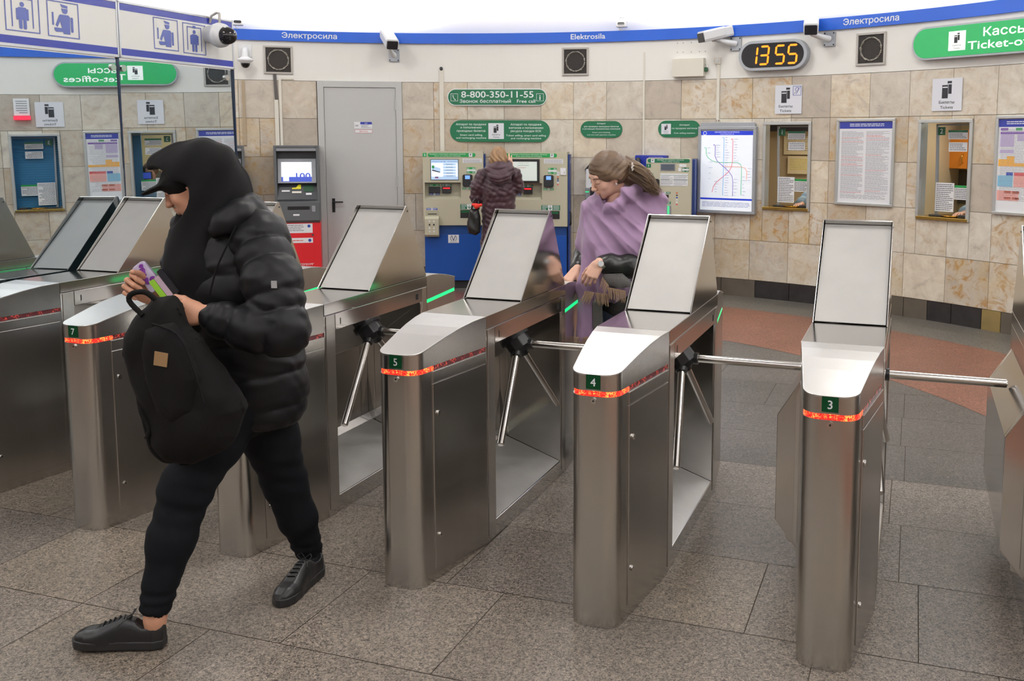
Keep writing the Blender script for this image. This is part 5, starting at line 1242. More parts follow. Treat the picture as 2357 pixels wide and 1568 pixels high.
skin = mat('skin', srgb(222, 176, 154), .5, bump=(90, .12, .002)); skin.node_tree.nodes['Principled BSDF'].inputs['Subsurface Weight'].default_value = .08
skin.node_tree.nodes['Principled BSDF'].inputs['Subsurface Radius'].default_value = (.01, .004, .002)
skin2 = mat('skin_tan', srgb(204, 150, 122), .5, bump=(90, .12, .002))
lipm = mat('lips', srgb(196, 132, 120), .5); browm = mat('brow_hair', srgb(84, 60, 46), .7)
def head_sdf(female=True, h=.0028):
    v = Vol((-.11, -.14, -.20), (.11, .15, .15), h)
    v.ell((0, -.012, .03), (.074, .092, .098), .02).ell((0, .022, -.03), (.062, .066, .075), .03).ell((0, .040, -.072), (.044 if female else .05, .045, .034), .03)
    v.ell((0, .070, -.100), (.017, .014, .013), .02)
    v.cap((-.03, .076, .034), (.03, .076, .034), .012, .012, .02)                                   # brow ridge
    for s_ in (-1, 1):
        v.ell((s_*.031, .092, .008), (.019, .014, .012), .012, sub=True)                             # eye socket
        v.ell((s_*.031, .076, .008), (.0145, .0125, .0115), .004)                                      # lid over the eyeball
        v.cap((s_*.017, .088, .0025), (s_*.045, .082, .003), .0035, .0025, .004)                       # closed lid rim
        v.ell((s_*.042, .062, -.028), (.020, .018, .020), .02)                                         # cheek
        v.ell((s_*.009, .101, -.033), (.0075, .009, .0065), .006)                                      # nostril wing
        v.ell((s_*.006, .106, -.040), (.003, .004, .003), .003, sub=True)
        v.ell((s_*.075, -.012, -.005), (.007, .020, .031), .006); v.ell((s_*.082, -.006, -.002), (.005, .011, .018), .004, sub=True); v.ell((s_*.073, -.003, -.034), (.006, .009, .010), .005)
    v.cap((0, .086, .020), (0, .108, -.024), .0075, .0095, .012); v.ell((0, .112, -.030), (.0095, .0095, .0085), .008)
    v.cap((0, .100, -.045), (0, .098, -.052), .004, .004, .006)
    v.cap((-.017, .088, -.060), (0, .0975, -.0565), .0030, .0062, .004).cap((.017, .088, -.060), (0, .0975, -.0565), .0030, .0062, .004)
    v.cap((-.014, .088, -.066), (0, .094, -.0695), .003, .0068, .005).cap((.014, .088, -.066), (0, .094, -.0695), .003, .0068, .005)
    v.cap((0, -.02, -.05), (0, -.045, -.19), .052 if female else .058, .055 if female else .063, .03)
    return v.mesh()
def lips_mb(M):
    mb = MB()
    for z_, r_, y_ in ((-.0565, .0058, .0992), (-.0692, .0062, .0965)):
        mb.tube([(-.021, .0875, -.0625), (-.011, y_ - .004, z_), (0, y_, z_ - .0005), (.011, y_ - .004, z_), (.021, .0875, -.0625)], [.0012, r_*.5, r_*.55, r_*.5, .001], lipm, n=8, M=M)
    return mb
def hand_sdf(curl, thumb=(.5, .25), spread=.12, h=.0022, sc=1.0, stub=.055):
    """right hand, wrist at the origin, fingers along +Y, back of the hand +Z, thumb towards -X; curl = base bend per finger (index..little)"""
    v = Vol((-.10, -.06, -.13), (.07, .21, .05), h)
    kn = [(-.030, .088, .002), (-.0095, .092, .004), (.011, .088, .003), (.029, .079, -.001)]
    L = [(.042, .026, .021), (.046, .030, .023), (.043, .028, .022), (.034, .021, .019)]
    v.cap((0, -stub, 0), (0, .01, 0), .027, .026, .02, flat=((0, 0, 1), .75))
    for i, kk in enumerate(kn): v.cap((kk[0]*.62, .012, -.003), kk, .0155, .0115, .012)
    v.ell((-.018, .04, -.012), (.02, .03, .012), .012); v.ell((.02, .04, -.011), (.014, .032, .012), .012)
    for i, kk in enumerate(kn):
        p = np.array(kk); a = 0; yaw = (-1.5 + i)*spread
        c_ = curl[i]
        for j in range(3):
            a += c_*(1.0, 1.15, .75)[j]; d = np.array([math.sin(yaw)*math.cos(a), math.cos(yaw)*math.cos(a), -math.sin(a)]); q = p + d*L[i][j]
            r0 = (.0098, .0088, .0080)[j]*(.86 if i == 3 else 1); v.cap(p, q, r0, r0*.92, .0035); p = q
    t0 = np.array((-.022, .020, -.008)); a, b = thumb
    t1 = t0 + .045*np.array((-math.cos(a)*.75, math.sin(a) + .25, -b)); t2 = t1 + .032*np.array((-math.cos(a)*.35, math.sin(a)*.6 + .55, -b*1.4)); t3 = t2 + .026*np.array((.05, .85, -b*1.6 - .1))
    v.cap(t0, t1, .0155, .0115, .012).cap(t1, t2, .0110, .0098, .004).cap(t2, t3, .0098, .0082, .003)
    V, Q = v.mesh(); return V*sc, Q
def flipx(VQ): V = VQ[0].copy(); V[:, 0] *= -1; return V, VQ[1][:, ::-1]
def pillow(poly, y0, T_, rng, h, k=.0, prof=.10, disp=None, tilt=0.0):
    """stuffed shape with a given outline in the XZ plane, centred on plane y0"""
    P = np.array([(p[0], p[2]) for p in poly]); lo = P.min(0); hi = P.max(0)
    v = Vol((lo[0] - .02, y0 - T_ - .02, lo[1] - .02), (hi[0] + .02, y0 + T_ + .02, hi[1] + .02), h)
    X, Z = np.meshgrid(v.ax[0], v.ax[2], indexing='ij'); d = np.full(X.shape, 1e9); ins = np.zeros(X.shape, bool); n = len(P)
    for i in range(n):
        a, b = P[i], P[(i+1) % n]; e = b - a; wx, wz = X - a[0], Z - a[1]; t = np.clip((wx*e[0] + wz*e[1])/(e @ e), 0, 1)
        d = np.minimum(d, np.hypot(wx - t*e[0], wz - t*e[1])); c1 = (a[1] <= Z) & (b[1] > Z); c2 = (a[1] > Z) & (b[1] <= Z); cr_ = e[0]*wz - e[1]*wx
        ins ^= (c1 & (cr_ > 0)) | (c2 & (cr_ < 0))
    sd = np.where(ins, -d, d)
    th = T_*np.sqrt(np.clip(1 - np.clip(1 + sd/prof, 0, 1)**2, 0, 1))
    Y = v.ax[1][None, :, None]
    F = np.where(sd[:, None, :] < 0, np.abs(Y - y0) - th[:, None, :], np.maximum(sd[:, None, :], .3*np.abs(Y - y0)))
    v.F = F.astype(np.float32)
    if disp is not None: v.disp(disp)
    return v
def puff(amp, n, ph=0.0): return lambda t, X, Y, Z: amp*(np.abs(np.sin(np.pi*(t*n + ph)))**.55 - .6)
def resample(pts, n):
    pts = [Vector(p) for p in pts]; out = []
    for i in range(n):
        t = i/(n-1)*(len(pts)-1); j = min(int(t), len(pts)-2); u = t - j; p0 = pts[max(j-1, 0)]; p1 = pts[j]; p2 = pts[j+1]; p3 = pts[min(j+2, len(pts)-1)]
        out.append(.5*((2*p1) + (p2 - p0)*u + (2*p0 - 5*p1 + 4*p2 - p3)*u*u + (3*p1 - p0 - 3*p2 + p3)*u**3))
    return out

def shoe_parts(M, mats_, laces=True, L=.315):
    """low sneaker: heel at the origin, toe along +Y"""
    s = L/.31; out = {}
    v = Vol((-.07, -.03, -.005), (.07, .33, .16), .0035)
    def outline(X, Y, off=0.0):
        w = np.interp(Y, [-.004, .03, .09, .15, .21, .26, .295, .314], [.02, .036, .037, .042, .051, .049, .035, .008]) + off; cx_ = np.interp(Y, [0, .1, .2, .31], [0, 0, .004, -.004]); return np.abs(X - cx_) - w
    v.slab(lambda X, Y, Z: np.maximum(np.maximum(outline(X, Y), np.maximum(-.002 - Y, Y - .314)), np.abs(Z - .0155) - .0155), (-.08, -.03, -.02), (.08, .34, .06), .004)
    out['sole'] = v.mesh()
    v = Vol((-.07, -.03, .015), (.07, .33, .17), .003)
    hz = lambda Y: np.interp(Y, [-.002, .02, .07, .10, .14, .18, .23, .27, .30, .312], [.080, .092, .082, .098, .105, .088, .066, .060, .046, .028])
    def up(X, Y, Z):
        f = np.clip((Z - .025)/np.maximum(hz(Y) - .025, .01), 0, 1); w = -outline(X, Y, -.003); ww = w
        base = outline(X, Y, -.003 - 0*f) ; 
        wd_ = np.interp(Y, [-.004, .03, .09, .15, .21, .26, .295, .314], [.02, .036, .037, .042, .051, .049, .035, .008]) - .003
        lim = wd_*np.sqrt(np.clip(1 - (f*.93)**2.6, 0, 1)); return np.maximum(np.maximum(np.abs(X) - lim, Z - hz(Y)), np.maximum(-Y - .001, Y - .311))*.7
    v.slab(up, (-.08, -.03, .0), (.08, .34, .2), .004); v.ell((0, .052, .10), (.028, .045, .040), .006, sub=True)
    out['upper'] = v.mesh(); return out
def make_shoe(name, T, Rm, o, um, sm_, lm, label=None):
    p = shoe_parts(None, None)
    up = np_mesh(name, [place(p['upper'], Rm, o)], um, T, 2)
    so = np_mesh('sole', [place(p['sole'], Rm, o)], sm_, None, 1); so.parent = up
    lc = MB()
    for i in range(6):
        y = .115 + i*.018; zt = float(np.interp(y, [.10, .14, .18, .23], [.098, .105, .088, .066])); hw_ = .020 + .0015*i
        lc.tube([(-hw_, y + .004, zt - .012), (-hw_*.5, y, zt + .002), (hw_*.5, y + .006, zt + .002), (hw_, y + .002, zt - .012)], .0028, lm, n=6)
    for s_ in (-1, 1): lc.tube([(0, .112, .108), (s_*.02, .104, .125), (s_*.032, .115, .118), (s_*.018, .118, .106), (s_*.004, .115, .107)], .0018, lm, n=5); lc.tube([(0, .112, .108), (s_*.02, .13, .100), (s_*.03, .145, .088)], .0018, lm, n=5)
    M4 = Matrix(((*Rm[0], o[0]), (*Rm[1], o[1]), (*Rm[2], o[2]), (0, 0, 0, 1)))
    lc.v = [tuple(M4 @ Vector(q)) for q in lc.v]; l_o = lc.build('laces'); l_o.parent = up
    return up

# ------------------------------------------------------------------ walking person in black with the backpack
blk_shell = mat('black_puffer', (.006, .0062, .0078), .48, bump=(30, .3, .004), spec=.26); blk_cot = mat('black_hoodie', (.0065, .0065, .007), .85, sheen=.04, bump=(220, .25, .001), spec=.2)
blk_cap = mat('black_cap', (.006, .006, .0065), .8, spec=.2); jeansm = mat('black_jeans', (.0045, .0055, .008), .85, bump=(40, .3, .003), spec=.2); blk_sh = mat('black_leather_shoe', (.012, .012, .013), .38, bump=(60, .15, .002)); blk_sole = mat('black_shoe_sole', (.016, .016, .017), .55); bagm = mat('backpack_fabric', (.0062, .0055, .0055), .85, bump=(60, .3, .003), spec=.2); tanl = mat('leather_patch', srgb(150, 118, 82), .6, bump=(60, .5, .003))
MR = person_root('person', 'person in a black hooded puffer jacket and cap striding left, looking down', 'person', (-1.38, 3.3, 0))
HF = frame((-.86, -.10, -.50)); HO = (-1.451, 3.340, 1.621)
body = [place(head_sdf(False), HF, HO, 1.0)]
v = Vol((-1.75, 2.95, 0.02), (-.95, 3.95, 1.55), .011)
v.path([(-1.374, 3.360, 1.465), (-1.323, 3.390, 1.272), (-1.285, 3.410, 1.009), (-1.277, 3.410, 0.878)], [.08, .10, .10, .085], .03)
v.path([(-1.309, 3.370, 0.831), (-1.473, 3.240, 0.525), (-1.558, 3.135, 0.099)], [.06, .05, .036], .02).path([(-1.266, 3.470, 0.787), (-1.248, 3.600, 0.423), (-1.196, 3.735, 0.037)], [.06, .05, .036], .02)
v.path([(-1.201, 3.270, 1.390), (-1.089, 3.150, 1.121), (-1.332, 3.120, 1.190)], [.045, .038, .03], .03).path([(-1.467, 3.500, 1.387), (-1.568, 3.480, 1.126), (-1.588, 3.340, 1.199)], [.05, .042, .03], .03)
v.cap((-1.399, 3.350, 1.513), (-1.348, 3.370, 1.433), .055, .06, .03)
for a_, y_ in (((-1.558, 3.135, 0.099), -1), ((-1.196, 3.735, 0.037), -1)): v.cap(a_, (a_[0], a_[1], .05), .034, .032, .02)
body.append(v.mesh())
# far hand gripping the little packet, near hand in the mouth of the bag
hA = hand_sdf((1.05, 1.1, 1.1, 1.1), (.9, .55), .04); body.append(place(hA, frame((-.55, -.35, .45), (-.55, .75, .2)), (-1.573, 3.300, 1.216), 1.08))
hB = flipx(hand_sdf((.45, .5, .55, .6), (.7, .5), .08, stub=.02)); body.append(place(hB, frame((-.93, -.12, .02), (.05, -.95, .30)), (-1.338, 3.105, 1.193), 1.12))
np_mesh('body', body, skin2, MR, 1)
# jeans
v = Vol((-1.78, 2.98, .06), (-.98, 3.90, .98), .008)
wr = lambda a, f: (lambda t, X, Y, Z: a*np.sin(f*t*6.28 + 9*X + 3*np.sin(14*Z)) + a*.7*np.sin(f*1.7*t*6.28 - 12*Y))
v.path([(-1.304, 3.360, 0.859), (-1.394, 3.300, 0.698), (-1.470, 3.235, 0.543), (-1.512, 3.190, 0.369), (-1.556, 3.140, 0.149)], [.115, .108, .088, .078, .053], .03, mod=wr(.0016, .9))
v.path([(-1.270, 3.460, 0.815), (-1.264, 3.530, 0.606), (-1.248, 3.600, 0.423), (-1.221, 3.660, 0.255), (-1.197, 3.720, 0.085)], [.115, .10, .083, .073, .054], .03, mod=wr(.0016, .9))
v.cap((-1.280, 3.400, 0.840), (-1.273, 3.410, 0.911), .14, .13, .05)
for c_, z_ in (((-1.557, 3.140, 0.137), 0), ((-1.197, 3.720, 0.074), 0)): v.disp(lambda X, Y, Z, c_=c_: -.0035*np.exp(-((Z - c_[2] - .04)/.045)**2)*np.sin(Z*150 + 14*X + 9*Y)*(np.hypot(X - c_[0], Y - c_[1]) < .16))
v.cap((-1.562, 3.140, 0.130), ((-1.567, 3.138, 0.089)), .043, .041, .002, sub=True).cap((-1.196, 3.725, 0.058), (-1.192, 3.735, 0.026), .045, .043, .002, sub=True)
v.disp(lambda X, Y, Z: -.0028*np.exp(-((Z - .50)/.12)**2)*np.sin(Z*88 + 22*X + 12*Y))
np_mesh('jeans', [v.mesh()], jeansm, MR, 1)
# jacket
JL, JH = (-1.66, 2.98, .72), (-.93, 3.68, 1.60)
v = Vol(JL, JH, .0072)
v.path([(-1.337, 3.380, 1.424), (-1.327, 3.400, 1.270), (-1.321, 3.410, 1.075), (-1.286, 3.420, 0.859)], [.140, .180, .180, .172], .05)
v.cap((-1.256, 3.410, 0.919), (-1.243, 3.420, 0.834), .165, .152, .04)
v.path([(-1.547, 3.450, 1.456), (-1.562, 3.420, 1.299), (-1.558, 3.400, 1.076)], [.035, .045, .06], .03)
crease = lambda X, Y, Z: .0022*np.sin(38*X + 5*np.sin(26*Z))*np.sin(33*Z + 18*Y) + .0014*np.sin(80*Z + 46*X + 4*np.sin(30*Y))
v.disp(lambda X, Y, Z: -.015*(np.abs(np.sin(np.pi*(Z + .010*np.sin(8*X + 4*Y) - .80)/.128))**.5 - .7) + crease(X, Y, Z))
v.path([(-1.395, 3.180, 1.511), (-1.355, 3.140, 1.368), (-1.385, 3.140, 1.189)], [.055, .060, .05], .02, sub=True)
v.ell((-1.435, 3.330, 1.576), (.13, .12, .11), .02, sub=True)
torso = v.mesh()
v = Vol(JL, JH, .0072)
v.path([(-1.208, 3.310, 1.427), (-1.126, 3.200, 1.285), (-1.082, 3.155, 1.140)], [.100, .092, .084], .03, mod=puff(.016, 2.5, .25))
v.path([(-1.078, 3.150, 1.121), (-1.190, 3.125, 1.139), (-1.303, 3.118, 1.179)], [.084, .072, .058], .03, mod=puff(.015, 1.8, .2))
v.disp(crease); sleeve = v.mesh()
v = Vol(JL, JH, .0072); v.path([(-1.483, 3.500, 1.387), (-1.574, 3.500, 1.189), (-1.594, 3.400, 1.165)], [.09, .075, .055], .03, mod=puff(.01, 3)); v.disp(crease); sleeve2 = v.mesh()
v = Vol(JL, JH, .0072); v.path([(-1.270, 3.370, 1.530), (-1.260, 3.270, 1.513), (-1.296, 3.235, 1.489), (-1.326, 3.225, 1.455)], [.050, .048, .040, .024], .025); v.path([(-1.273, 3.380, 1.530), (-1.318, 3.460, 1.485), (-1.456, 3.480, 1.438)], [.05, .055, .05], .03); v.cap((-1.268, 3.380, 1.511), (-1.232, 3.380, 1.448), .05, .095, .04)
v.disp(crease); v.ell((-1.389, 3.350, 1.583), (.10, .10, .10), .02, sub=True)
np_mesh('jacket', [torso, sleeve, sleeve2, v.mesh()], blk_shell, MR, 1)
mb = MB(); mb.box(-.009, .009, -.002, .002, -.012, .012, mat('reflective_tab', srgb(170, 170, 172), .3)); c_ = (-1.085, 3.095, 1.294); o = mb.build('sleeve_tab', M=Matrix.Translation(c_)); adopt(o, MR)
# hoodie with its hood up
v = Vol((-1.68, 3.0, .95), (-1.08, 3.62, 1.80), .006)
v.path([(-1.409, 3.350, 1.466), (-1.422, 3.340, 1.310), (-1.418, 3.340, 1.152)], [.10, .125, .12], .04)
v.ell((-1.419, 3.345, 1.646), (.112, .128, .122), .04, M=frame((-.86, -.1, -.5))); v.ell((-1.471, 3.345, 1.677), (.102, .098, .070), .05, M=frame((-.9, -.1, -.3)))
v.path([(-1.385, 3.360, 1.652), (-1.354, 3.370, 1.574), (-1.333, 3.370, 1.496)], [.098, .088, .080], .05); v.path([(-1.437, 3.350, 1.544), (-1.418, 3.350, 1.450)], [.10, .11], .05); v.path([(-1.479, 3.340, 1.710), (-1.555, 3.330, 1.690)], [.05, .038], .04)
v.disp(lambda X, Y, Z: .0045*np.sin(26*(X*.55 + Z) + 3*np.sin(12*Y)) + .003*np.sin(58*X - 34*Z + 10*Y) - .004*np.exp(-((Y - 3.345 - .05*np.sin(9*X))/.008)**2)*(Z > 1.45))
v.ell((-1.496, 3.300, 1.559), (.088, .120, .072), .02, sub=True, M=frame((-.7, -.1, -.7))); v.ell((-1.533, 3.330, 1.622), (.075, .115, .055), .02, sub=True)
v.ell((-1.467, 3.335, 1.591), (.085, .09, .105), .015, sub=True)
np_mesh('hoodie', [v.mesh()], blk_cot, MR, 1)
mb = MB(); 
for s_, y_ in ((0, 3.20),): mb.tube(resample([(-1.235, 3.175, 1.482), (-1.271, 3.172, 1.408), (-1.308, 3.175, 1.333), (-1.337, 3.180, 1.243)], 12), .0035, blk_cap, n=6)
o = mb.build('drawstring'); adopt(o, MR)
v = Vol((-1.72, 3.12, 1.46), (-1.30, 3.56, 1.78), .0045)
v.ell((-1.470, 3.340, 1.640), (.098, .088, .070), .02, M=frame((-.86, -.1, -.5)))
v.ell((-1.557, 3.325, 1.606), (.082, .066, .0105), .02, M=frame((-.90, -.08, -.42), (.42, 0, .9)))
v.cap((-1.469, 3.340, 1.591), (-1.456, 3.340, 1.529), .085, .08, .01, sub=True) if False else None
np_mesh('cap', [v.mesh()], blk_cap, MR, 1)
RX = frame((-1, -.03, .03)); make_shoe('shoe', MR, RX, (-1.525, 3.128, .004), blk_sh, blk_sole, blk_sh)
RX = frame((-0.244, -0.970, .0)); make_shoe('shoe', MR, RX, (-1.148, 3.706, .002), blk_sh, blk_sole, blk_sh)

# backpack hanging from the near hand
BR = person_root('backpack', 'black backpack with a small tan patch carried in the hand of the striding person', 'backpack', (-1.346, 3.000, 1.014))
outl = [(-1.455, 3.040, 1.254), (-1.395, 3.040, 1.267), (-1.377, 3.040, 1.234), (-1.354, 3.040, 1.170), (-1.300, 3.040, 1.099), (-1.239, 3.040, 1.021), (-1.197, 3.040, 0.955), (-1.173, 3.040, 0.890), (-1.203, 3.040, 0.798), (-1.231, 3.040, 0.756), (-1.279, 3.040, 0.730), (-1.340, 3.040, 0.703), (-1.434, 3.040, 0.706), (-1.488, 3.040, 0.764), (-1.499, 3.040, 0.824), (-1.519, 3.040, 0.915), (-1.542, 3.040, 0.987), (-1.557, 3.040, 1.085), (-1.554, 3.040, 1.136), (-1.512, 3.040, 1.202)]
v = pillow(outl, 3.035, .105, None, .0055, prof=.15, disp=lambda X, Y, Z: .004*np.sin(30*X + 18*Z + 2*np.sin(20*Z)) + .003*np.sin(55*X - 25*Z + 20*Y))
np_mesh('pack_body', [v.mesh()], bagm, BR, 2)
outl = [(-1.451, 2.940, 1.170), (-1.360, 2.940, 1.192), (-1.316, 2.940, 1.114), (-1.285, 2.940, 1.015), (-1.304, 2.940, 0.901), (-1.369, 2.940, 0.851), (-1.423, 2.940, 0.901), (-1.453, 2.940, 1.001), (-1.466, 2.940, 1.100)]
v = pillow(outl, 2.955, .045, None, .005, prof=.07, disp=lambda X, Y, Z: .003*np.sin(40*X + 25*Z)); np_mesh('front_pocket', [v.mesh()], bagm, BR, 2)
mb = MB(); mb.tube(resample([(-1.436, 3.000, 1.258), (-1.464, 2.990, 1.284), (-1.506, 2.990, 1.279), (-1.516, 2.990, 1.254), (-1.470, 2.980, 1.210)], 16), .009, bagm, n=8); adopt(mb.build('carry_loop'), BR)
mb = MB(); mb.tube(resample([(-1.495, 3.000, 0.868), (-1.479, 2.990, 0.813), (-1.467, 2.990, 0.762), (-1.438, 3.000, 0.724), (-1.418, 3.020, 0.712)], 14), .008, bagm, n=6); adopt(mb.build('strap'), BR)
mb = MB(); mb.tube(resample([(-1.508, 3.000, 0.956), (-1.485, 2.970, 0.892), (-1.462, 2.970, 0.841), (-1.473, 2.970, 0.805)], 14), .009, bagm, n=6); adopt(mb.build('strap'), BR)
mb = MB(); mb.tube(resample([(-1.420, 2.935, 1.192), (-1.335, 2.925, 1.157), (-1.289, 2.920, 1.049), (-1.264, 2.930, 0.933)], 14), .0035, blk_cap, n=5); adopt(mb.build('zip'), BR)
Mp = Matrix.Translation((-1.384, 2.906, 1.084)) @ Matrix.Rotation(.18, 4, 'Y') @ Matrix.Rotation(.10, 4, 'X'); mb = MB(); mb.box(-.021, .021, -.0015, .0015, -.023, .023, tanl); adopt(mb.build('patch', M=Mp), BR)
# small packet and card strip held in the far hand
PR = person_root('card_pouch', 'purple and white pouch with a lime green card held above the backpack', 'pouch', (-1.553, 3.240, 1.285))
pv = mat('pouch_purple', srgb(122, 60, 150), .25, noise=(60, .5)); pw = mat('pouch_white', srgb(196, 186, 214), .2, noise=(40, .2)); lime = mat('card_lime', srgb(150, 205, 60), .4)
Mq_ = Matrix.Translation((-1.572, 3.235, 1.298)) @ Matrix.Rotation(math.radians(-38), 4, 'Y')
mb = MB(); mb.prism(rrect(.052, .11, .012, 4), -.008, .008, pw, Mq_ @ Matrix.Rotation(PI/2, 4, 'X')); adopt(mb.build('pouch', bevel=.003), PR)
mb = MB()
for (x, y, r) in ((.0, .02, .016), (-.01, -.01, .014), (.012, -.02, .013), (.01, .038, .010)): mb.prism([(x + r*math.cos(t)*(.7 + .3*math.sin(3*t)), y + r*math.sin(t)) for t in [2*PI*i/14 for i in range(14)]], .008, .0095, pv, Mq_ @ Matrix.Rotation(PI/2, 4, 'X'))
adopt(mb.build('pouch_print'), PR)
Mq2 = Matrix.Translation((-1.519, 3.220, 1.260)) @ Matrix.Rotation(math.radians(-36), 4, 'Y') @ Matrix.Rotation(PI/2, 4, 'X')
mb = MB(); mb.prism(rrect(.020, .085, .004, 3, -.012, 0), -.002, .002, lime, Mq2); mb.prism(rrect(.020, .085, .004, 3, .010, 0), -.002, .002, mat('card_pink', srgb(205, 180, 196), .4), Mq2); adopt(mb.build('card'), PR)
mb = MB(); mb.prism(rrect(.022, .10, .004, 3, .034, .005), -.004, .004, mat('phone_black', srgb(40, 40, 46), .3), Mq2); adopt(mb.build('card_sleeve'), PR)

# ------------------------------------------------------------------ woman in the lilac shawl
hairm = mat('light_brown_hair', srgb(98, 77, 58), .45, noise=(26, .4, (.12, 1, 1.0)), bump=(150, .7, .003, (.06, 1, 1))); hair2 = mat('blond_hair_end', srgb(142, 116, 86), .5, noise=(30, .3))
lilac = mat('lilac_wool', srgb(150, 122, 152), .85, sheen=.25, bump=(500, .3, .001, (1, 1, 1)), noise=(6, .07)); tanf = mat('tan_fringe', srgb(188, 158, 132), .8); leatherb = mat('black_leather_sleeve', (.014, .014, .014), .33, bump=(24, .5, .008)); djean = mat('dark_blue_jeans', srgb(30, 38, 56), .8); coatb = mat('black_coat', (.012, .012, .012), .8)
def check_mat():
    m = bpy.data.materials.new('checked_wool'); m.use_nodes = True; n = m.node_tree.nodes; l = m.node_tree.links; b = n['Principled BSDF']; b.inputs['Roughness'].default_value = .9
    tc = n.new('ShaderNodeTexCoord'); o_ = []
    for k_, (ax_, sc_) in enumerate((('X', 95), ('Z', 95))):
        w = n.new('ShaderNodeTexWave'); w.bands_direction = ax_; w.inputs['Scale'].default_value = sc_/2; l.new(tc.outputs['Object'], w.inputs[0]); g_ = n.new('ShaderNodeMath'); g_.operation = 'GREATER_THAN'; g_.inputs[1].default_value = .5; l.new(w.outputs[1], g_.inputs[0]); o_.append(g_)
    a = n.new('ShaderNodeMath'); a.operation = 'ADD'; l.new(o_[0].outputs[0], a.inputs[0]); l.new(o_[1].outputs[0], a.inputs[1])
    r = n.new('ShaderNodeValToRGB'); e = r.color_ramp.elements; e[0].color = (*srgb(30, 30, 34), 1); e[1].color = (*srgb(190, 186, 180), 1); q = e.new(.5); q.color = (*srgb(48, 47, 50), 1)
    h_ = n.new('ShaderNodeMath'); h_.operation = 'MULTIPLY'; h_.inputs[1].default_value = .5; l.new(a.outputs[0], h_.inputs[0]); l.new(h_.outputs[0], r.inputs[0]); l.new(r.outputs[0], b.inputs['Base Color']); return m
checkm = check_mat()
WR = person_root('person', 'person with long fair brown hair in a lilac fringed shawl at turnstile 5', 'person', (.12, 5.34, 0))
HF = frame((-.80, -.42, -.50), (.10, -.05, 1)); HO = (0.034, 5.220, 1.581)
body = [place(head_sdf(True), HF, HO, .98)]
v = Vol((-.30, 4.85, .02), (.55, 5.65, 1.56), .012)
v.path([(0.089, 5.260, 1.456), (0.132, 5.300, 1.293), (0.117, 5.310, 0.994), (0.111, 5.320, 0.753)], [.055, .13, .12, .13], .05)
v.path([(0.058, 5.270, 0.737), (0.050, 5.280, 0.393), (.055, 5.30, .10)], [.085, .055, .04], .03).path([(0.160, 5.370, 0.718), (0.152, 5.380, 0.367), (.155, 5.40, .10)], [.085, .055, .04], .03)
v.path([(0.296, 5.300, 1.343), (0.314, 5.220, 1.069), (0.026, 5.040, 1.109)], [.05, .045, .03], .03).path([(-0.028, 5.340, 1.339), (-0.083, 5.400, 1.081), (-0.130, 5.270, 1.043)], [.05, .04, .03], .03)
body.append(v.mesh())
body.append(place(flipx(hand_sdf((.50, .55, .6, .68), (.8, .5), .06, stub=.006)), frame((-.50, -.22, -.84), (-.10, -.95, .28)), (-0.007, 5.000, 1.119), .92))
body.append(place(hand_sdf((.6, .66, .72, .78), (.6, .5), .06, stub=.01), frame((-.50, -.45, -.60), (-.35, -.55, .75)), (-0.134, 5.240, 1.052), .92))
np_mesh('body', body, skin, WR, 1)
MH = Matrix(((*HF[0], HO[0]), (*HF[1], HO[1]), (*HF[2], HO[2]), (0, 0, 0, 1))) @ Matrix.Scale(.98, 4)
adopt(lips_mb(MH).build('lips'), WR)
mb = MB()
for s_ in (-1, 1): mb.tube([(s_*.014, .0925, .0275), (s_*.028, .0915, .0335), (s_*.042, .082, .031), (s_*.050, .072, .024)], [.0016, .0026, .0022, .0012], browm, n=6, M=MH)
adopt(mb.build('eyebrows'), WR); mb = MB()
for s_ in (-1, 1): mb.tube([(s_*.018, .0905, .001), (s_*.030, .0925, -.0025), (s_*.042, .0865, -.001), (s_*.047, .081, .002)], [.0008, .0013, .0014, .0008], browm, n=5, M=MH)
adopt(mb.build('eyelashes'), WR)
mb = MB(); 
for s_ in (-1, 1): mb.ball((s_*.080, .002, -.043), .0065, mat('pearl', srgb(225, 220, 215), .15, spec=.8) if 'pearl' not in MAT else MAT['pearl'], 12, M=MH)
adopt(mb.build('earrings'), WR)
# hair in the head frame
v = Vol((-.16, -.34, -.24), (.16, .13, .17), .0038)
v.ell((0, -.022, .036), (.090, .108, .104), .02); v.ell((0, -.065, .0), (.088, .075, .085), .04)
v.cap((-.062, .03, .04), (-.078, -.03, -.02), .028, .022, .03).cap((.062, .03, .04), (.078, -.03, -.02), .028, .022, .03)
v.ell((0, .105, -.045), (.075, .075, .098), .012, sub=True); v.ell((0, .085, -.10), (.12, .088, .085), .02, sub=True)
for s_ in (-1, 1): v.ell((s_*.085, .012, -.04), (.022, .028, .030), .01, sub=True)
v.disp(lambda X, Y, Z: .0010*np.sin(240*Z + 60*np.abs(X) + 14*Y + 2*np.sin(30*Y)) + .0014*np.sin(90*(Z + .6*np.abs(X)) + 6*Y))
parts = [place(v.mesh(), HF, HO, .98)]
v = Vol((.0, 5.0, 1.30), (.60, 5.50, 1.72), .005)
tail = [(0.131, 5.260, 1.638), (0.190, 5.260, 1.599), (0.242, 5.240, 1.566), (0.285, 5.220, 1.524), (0.318, 5.200, 1.482)]
v.path(tail, [.050, .052, .042, .027, .009], .03); v.path([(0.130, 5.280, 1.576), (0.204, 5.300, 1.527), (0.263, 5.260, 1.497)], [.05, .045, .02], .03)
v.disp(lambda X, Y, Z: .003*np.sin(150*(X*.62 + Z) + 8*np.sin(8*X)) + .002*np.sin(260*(X*.62 + Z) + 30*Y))
parts.append(v.mesh()); np_mesh('hair', parts, hairm, WR, 1)
mb = MB(); r_ = random.Random(5)
